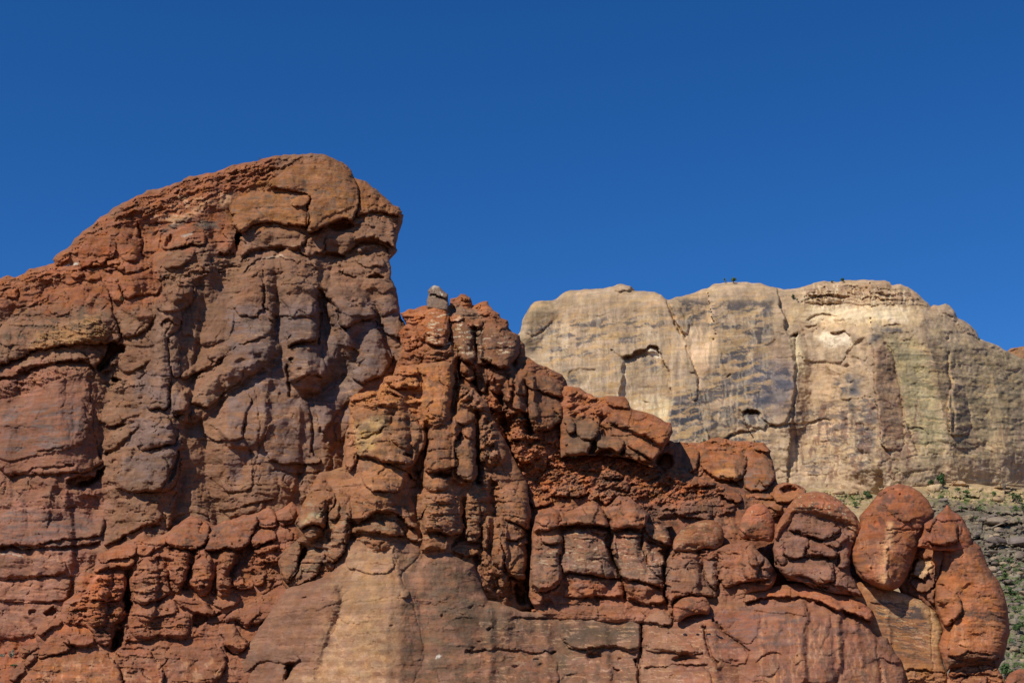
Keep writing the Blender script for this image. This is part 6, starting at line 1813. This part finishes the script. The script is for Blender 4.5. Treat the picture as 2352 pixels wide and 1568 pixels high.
def shrub(z, x, y, w, h, body, label, mat=None, name='shrub', cat='shrub', group='shrubs on the rocks', seed=0, tree=False, dy=0.0, n=None, stems_only=False):
    rng = random.Random(seed + int(x) * 7 + int(y))
    p = zpt(z, [x, y])[0]; s = K1 if z else 1.0
    yq = p[1]
    Y = Y_at(body, p[0], yq + 3)
    mpp = Y / FPX
    P = world_pt(np.array(p[0]), np.array(yq), np.array(Y - 0.3 + dy))
    Wm, Hm = w * s * mpp, h * s * mpp
    root = tag(empty(name, P), label, cat, group)
    mat = mat or GREENLEAF
    V = []; F = []
    k = 5 if not tree else 4
    lobes = []
    for i in range(k + (3 if tree else 1)):
        a = rng.uniform(0, 6.28); rr = rng.uniform(0.1, 0.62)
        zz = rng.uniform(0.12, 0.72) if not tree else rng.uniform(0.35, 0.88)
        c = (math.cos(a) * rr * Wm * 0.5, math.sin(a) * rr * Wm * 0.5, zz * Hm)
        lobes.append((c, (Wm * rng.uniform(0.14, 0.26), Wm * rng.uniform(0.14, 0.26), Hm * rng.uniform(0.18, 0.3))))
        base = (0, 0, -0.1 * Hm) if not tree else (0, 0, Hm * 0.25)
        r0 = max(Wm, Hm) * (0.022 if not tree else 0.03)
        limb(V, F, base, (c[0], c[1], c[2] + 0.1 * Hm * (1 if stems_only else 0)), r0, r0 * 0.35)
    if tree:
        limb(V, F, (0.0, 0, -0.15 * Hm), (0.03 * Wm, 0, 0.3 * Hm), Hm * 0.05, Hm * 0.035, 8)
    if stems_only:
        for i in range(26):
            a = rng.uniform(0, 6.28); c = (math.cos(a) * Wm * .45 * rng.random(), math.sin(a) * Wm * .45 * rng.random(), Hm * rng.uniform(.5, 1))
            limb(V, F, (c[0] * .3, c[1] * .3, Hm * .2), c, Hm * 0.012, Hm * 0.005, 5)
    mesh_obj('trunk' if tree else 'stem', np.array(V) + np.array(P), F, [BARK], root, P)
    if not stems_only:
        nn = n or int(420 if not tree else 900)
        LV, LF = leafball(rng, nn, lobes, max(0.9 * mpp, 0.11 * Wm))
        mesh_obj('crown' if tree else 'foliage', np.array(LV) + np.array(P), np.array(LF), [mat], root, P, smooth=False)
    return root

CR = 'shrubs along the far cliff rim'
shrub(12, 1922, 168, 40, 50, 'cliff', 'thin pale green shrub, left one of the pair on the far cliff rim', GREENLEAF, group=CR, dy=0.5, n=700)
shrub(12, 1996, 168, 66, 52, 'cliff', 'dense dark green shrub, right one of the pair on the far cliff rim', GREENLEAF, group=CR, dy=0.5, n=700)
shrub(13, 712, 170, 40, 18, 'cliff', 'low green tuft on the cliff rim, left of the highest point', GREENLEAF, group=CR, dy=0.5, n=700)
shrub(13, 802, 160, 56, 34, 'cliff', 'dark green bush on the highest part of the cliff rim', DARKLEAF, group=CR, dy=0.5, n=700)
shrub(13, 372, 302, 58, 46, 'cliff', 'green bush in the notch high on the pale cliff face', DARKLEAF, group=CR)
shrub(13, 412, 324, 34, 22, 'cliff', 'small green tuft just below the bush in the cliff notch', GREENLEAF, group=CR)
shrub(13, 1970, 662, 30, 34, 'cliff', 'small dark bush on the right shoulder of the pale cliff', DARKLEAF, group=CR, dy=0.5)
TF = 'bushes at the foot of the far cliff'
shrub(11, 1655, 742, 120, 118, 'talus', 'tallest dark green juniper at the foot of the pale cliff', DARKLEAF, 'juniper_tree', 'tree', TF, tree=True)
shrub(11, 1570, 722, 84, 50, 'talus', 'bushy green shrub touching the tallest juniper', DARKLEAF, group=TF)
shrub(11, 1012, 832, 104, 70, 'talus', 'dark green bush behind the left side of the egg-shaped boulder', DARKLEAF, group=TF)
shrub(11, 900, 908, 74, 54, 'talus', 'bright green shrub in the dip between domed cap and egg-shaped boulder', GREENLEAF, group=TF)
shrub(11, 1782, 776, 56, 36, 'talus', 'small rounded green shrub right of the tallest juniper', GREENLEAF, group=TF)
shrub(11, 1868, 800, 100, 36, 'talus', 'low spreading yellow-green shrub below the cliff foot', GREENLEAF, group=TF)
shrub(11, 2105, 816, 62, 44, 'talus', 'green shrub among tan boulders below the cliff', GREENLEAF, group=TF)
shrub(11, 2298, 872, 110, 92, 'talus', 'large dark green shrub on the talus near the right edge', DARKLEAF, group=TF)
shrub(11, 2350, 968, 60, 90, 'talus', 'dark shrub cut by the right edge above the grey ledges', DARKLEAF, group=TF)
shrub(11, 2188, 776, 66, 100, 'talus', 'bare grey leafless bush standing against the cliff foot', SAGELEAF, 'bare_bush', 'shrub', TF, stems_only=True)
shrub(11, 2140, 975, 44, 34, 'talus', 'small shrub growing above the blocky grey ledge', GREENLEAF, group=TF)
shrub(11, 1640, 838, 80, 26, 'talus', 'low green mat of plants beneath the tallest juniper', GREENLEAF, group=TF)
shrub(8, 2240, 806, 120, 66, 'talus', 'wide green shrub beside the upper part of the tall slab boulder', DARKLEAF, group=TF)
shrub(8, 2190, 660, 90, 40, 'talus', 'yellow-green low shrub above the wide one by the slab boulder', GREENLEAF, group=TF)
shrub(8, 2300, 1136, 130, 110, 'talus', 'large green bush at the right edge, level with the slab boulder belly', DARKLEAF, group=TF)
shrub(8, 2190, 1500, 170, 130, 'talus', 'dark green bush below the overhanging foot of the slab boulder', DARKLEAF, group=TF)
shrub(8, 2310, 880, 70, 60, 'talus', 'green shrub just above the large bush at the right edge', GREENLEAF, group=TF)
shrub(10, 630, 916, 120, 46, 'slope', 'grey-green bush on the orange ledge below the dark outcrop', SAGELEAF, group='shrubs on the red rock', n=500)
shrub(10, 1735, 800, 70, 54, 'cliff', 'pale green brush at the cliff foot just above the red crest', SAGELEAF, group=TF)
shrub(5, 96, 1350, 76, 78, 'outcrop', 'pale sage bush on red soil in the lower left corner', SAGELEAF, group='shrubs on the red rock')
shrub(5, 20, 1342, 56, 44, 'outcrop', 'smaller sage bush cut by the left edge of the photo', SAGELEAF, group='shrubs on the red rock')
shrub(5, 115, 1430, 64, 26, 'outcrop', 'flat green tuft below the sage bush in the corner', GREENLEAF, group='shrubs on the red rock')
shrub(1, 1050, 1500, 34, 36, 'butte', 'tiny green tuft in a crack high on the butte face', GREENLEAF, group='shrubs on the red rock', n=160)
shrub(2, 300, 300, 70, 28, 'butte', 'wispy dry grass tuft on the butte skyline', SAGELEAF, 'grass_tuft', 'grass tuft', 'shrubs on the red rock', dy=1, stems_only=True)
shrub(10, 1515, 1065, 40, 20, 'slope', 'small dry tuft beside the dark cave under the blunt outcrop', SAGELEAF, group='shrubs on the red rock', n=120)

import bmesh
def rock(x, y, w, h, body, label, mat, col, group, name='rock', cat='rock', sink=0.25):
    rng = random.Random(int(x * 13 + y * 29))
    Y = Y_at(body, x, y); mpp = Y / FPX
    P = np.array(world_pt(np.array(float(x)), np.array(float(y)), np.array(Y - 0.2 * w * mpp)))
    bm = bmesh.new()
    for i in range(26):
        d = np.array([rng.gauss(0, 1), rng.gauss(0, 1), rng.gauss(0, 1)])
        d /= np.abs(d).max() ** 0.6 * np.linalg.norm(d) ** 0.4
        bm.verts.new((d[0] * w * mpp * 0.5, d[1] * w * mpp * 0.5, d[2] * h * mpp * 0.5))
    g = bmesh.ops.convex_hull(bm, input=bm.verts)
    bmesh.ops.delete(bm, geom=[v for v in bm.verts if not v.link_faces], context='VERTS')
    bmesh.ops.bevel(bm, geom=list(bm.edges), offset=0.05 * w * mpp, segments=2, affect='EDGES', profile=0.6)
    bm.verts.ensure_lookup_table()
    V = np.array([v.co for v in bm.verts]) + P
    F = [tuple(v.index for v in f.verts) for f in bm.faces]
    bm.free()
    t = 1 + rng.uniform(-.2, .2)
    o = mesh_obj(name, V, F, [mat], None, tuple(P), np.ones((len(V), 3)) * lin(col) / 1.1 * t, smooth=False)
    return tag(o, label, cat, group)
rg = random.Random(5)
tal_poly = np.vstack([zpt(11, [1620,850, 1960,830, 2360,900, 2360,1540, 2040,1500, 1900,1100, 1750,950])])
tal_poly2 = zpt(8, [2000,520, 2352,480, 2352,1480, 2200,1400, 2260,1100, 2180,800])
cnt = 0
while cnt < 120:
    poly = tal_poly if rg.random() < 0.55 else tal_poly2
    a, b = poly.min(0), poly.max(0)
    x, y = rg.uniform(a[0], b[0]), rg.uniform(a[1], b[1])
    if not inside(np.array(x), np.array(y), poly): continue
    w = 5 + 20 * rg.random() ** 2.2
    rock(x, y, w, w * rg.uniform(0.4, 0.75), 'talus', 'grey-brown rock among the rubble on the far talus slope', GREY,
         (128, 112, 96) if rg.random() < 0.7 else (160, 136, 108), 'rocks on the far talus slope')
    cnt += 1
for (z, x, y, w, h, lab, c) in [(11, 2110, 1035, 200, 70, 'big square tan block standing out on the grey ledges', (150, 130, 108)),
        (11, 2100, 1205, 190, 84, 'long grey block on the lower ledge, left of a matching one', (122, 106, 94)),
        (11, 2300, 1210, 170, 80, 'long grey block on the lower ledge, cut by the right edge', (118, 104, 94)),
        (11, 2070, 1300, 110, 44, 'pale flat block right under the long grey ones', (144, 126, 106)),
        (11, 1600, 765, 150, 90, 'large cream boulder beneath the tallest juniper', (196, 164, 120)),
        (11, 1800, 720, 170, 40, 'flat cream rock right of the tallest juniper', (196, 160, 118)),
        (11, 2160, 740, 200, 36, 'row of pale broken rock at the cliff foot near the right edge', (204, 180, 140)),
        (11, 2130, 850, 120, 60, 'rounded tan boulder on the upper talus', (176, 144, 106)),
        (11, 900, 800, 90, 60, 'tan broken rock at the cliff foot behind the domed cap', (190, 154, 112)),
        (11, 760, 790, 120, 50, 'cream rubble block just right of the hollow cup', (196, 162, 120))]:
    p = zpt(z, [x, y])[0]
    rock(p[0], p[1], w * K1, h * K1, 'talus', lab, GREY, c, 'large blocks at the foot of the far cliff')
# loose stones caught on the red rubble
cnt = 0
sl_poly = zpt(10, [330,930, 1300,930, 1500,1080, 1950,1190, 1900,1260, 1300,1250, 760,1250, 350,1250])
oc_poly = zpt(5, [1050,480, 2200,460, 2300,760, 1600,1200, 1000,1250, 900,900])
while cnt < 70:
    k = rg.random() < 0.6
    poly = sl_poly if k else oc_poly
    a, b = poly.min(0), poly.max(0)
    x, y = rg.uniform(a[0], b[0]), rg.uniform(a[1], b[1])
    if not inside(np.array(x), np.array(y), poly): continue
    w = 4 + 9 * rg.random() ** 2
    rock(x, y, w, w * rg.uniform(0.5, 0.9), 'slope' if k else 'outcrop', 'small loose red stone on the orange rubble slope below the blunt outcrop' if k else 'small loose red stone caught on the stacked outcrop at lower left',
         RED, (150, 92, 60), 'loose stones on the rubble slope' if k else 'loose stones on the lower outcrop', 'stone', 'stone')
    cnt += 1
for i in range(34):
    x = rg.uniform(1990, 2350); y = rg.uniform(640, 1480)
    poly = tal_poly if i % 3 == 0 else tal_poly2
    for _ in range(400):
        a, b = poly.min(0), poly.max(0)
        x, y = rg.uniform(a[0], b[0]), rg.uniform(a[1], b[1])
        if inside(np.array(x), np.array(y), poly): break
    w = rg.uniform(9, 24)
    shrub(0, x, y, w, w * rg.uniform(0.45, 0.7), 'talus', 'small soft green scrub bush scattered on the far talus slope', GREENLEAF if rg.random() < .7 else SAGELEAF,
          group='scrub scattered on the far talus slope', seed=i, n=170)
for i in range(46):
    x = rg.uniform(1215, 1640); y = np.interp(x, [1215, 1300, 1470, 1640], [1402, 1390, 1388, 1400]) + rg.uniform(-4, 8)
    w = 4 + 10 * rg.random() ** 2
    rock(x, y, w, w * rg.uniform(0.5, 0.9), 'wall', 'small fallen stone lying on the ledge under the squat capped columns', RED, (156, 96, 64), 'fallen stones on the ledge', 'stone', 'stone')
# sparse grass over the talus: far too many blades to count
GV = []; GF = []
while len(GF) < 9000:
    poly = zpt(11, [300,780, 800,770, 1100,830, 1500,760, 1960,760, 2500,800, 2500,980, 1560,880, 900,920, 400,900]) if rg.random() < 0.35 else np.vstack([tal_poly2 + [20, 0]])
    a, b = poly.min(0), poly.max(0)
    x, y = rg.uniform(a[0], b[0]), rg.uniform(a[1], b[1])
    if not inside(np.array(x), np.array(y), poly): continue
    if gnoise(np.array(x / 26.0), np.array(y / 12.0), 77) < 0.08: continue
    Y = Y_at('talus', x, y); m = Y / FPX
    P = world_pt(np.array(x), np.array(y), np.array(Y - 0.05))
    for _ in range(6):
        q = P + np.array([rg.uniform(-1.6, 1.6), rg.uniform(-1, 1), 0]) * m * 2
        a_ = rg.uniform(0, 6.28); dx, dy_ = math.cos(a_) * m * 1.0, math.sin(a_) * m * 1.0
        hh = m * rg.uniform(1.5, 4)
        o = len(GV)
        GV += [q + [-dx * .5, -dy_ * .5, -m], q + [dx * .5, dy_ * .5, -m], q + [dx * 1.6, -dy_, hh]]
        GF.append((o, o + 1, o + 2))
tag(mesh_obj('grass', GV, GF, [GREENLEAF], smooth=False), kind='stuff')
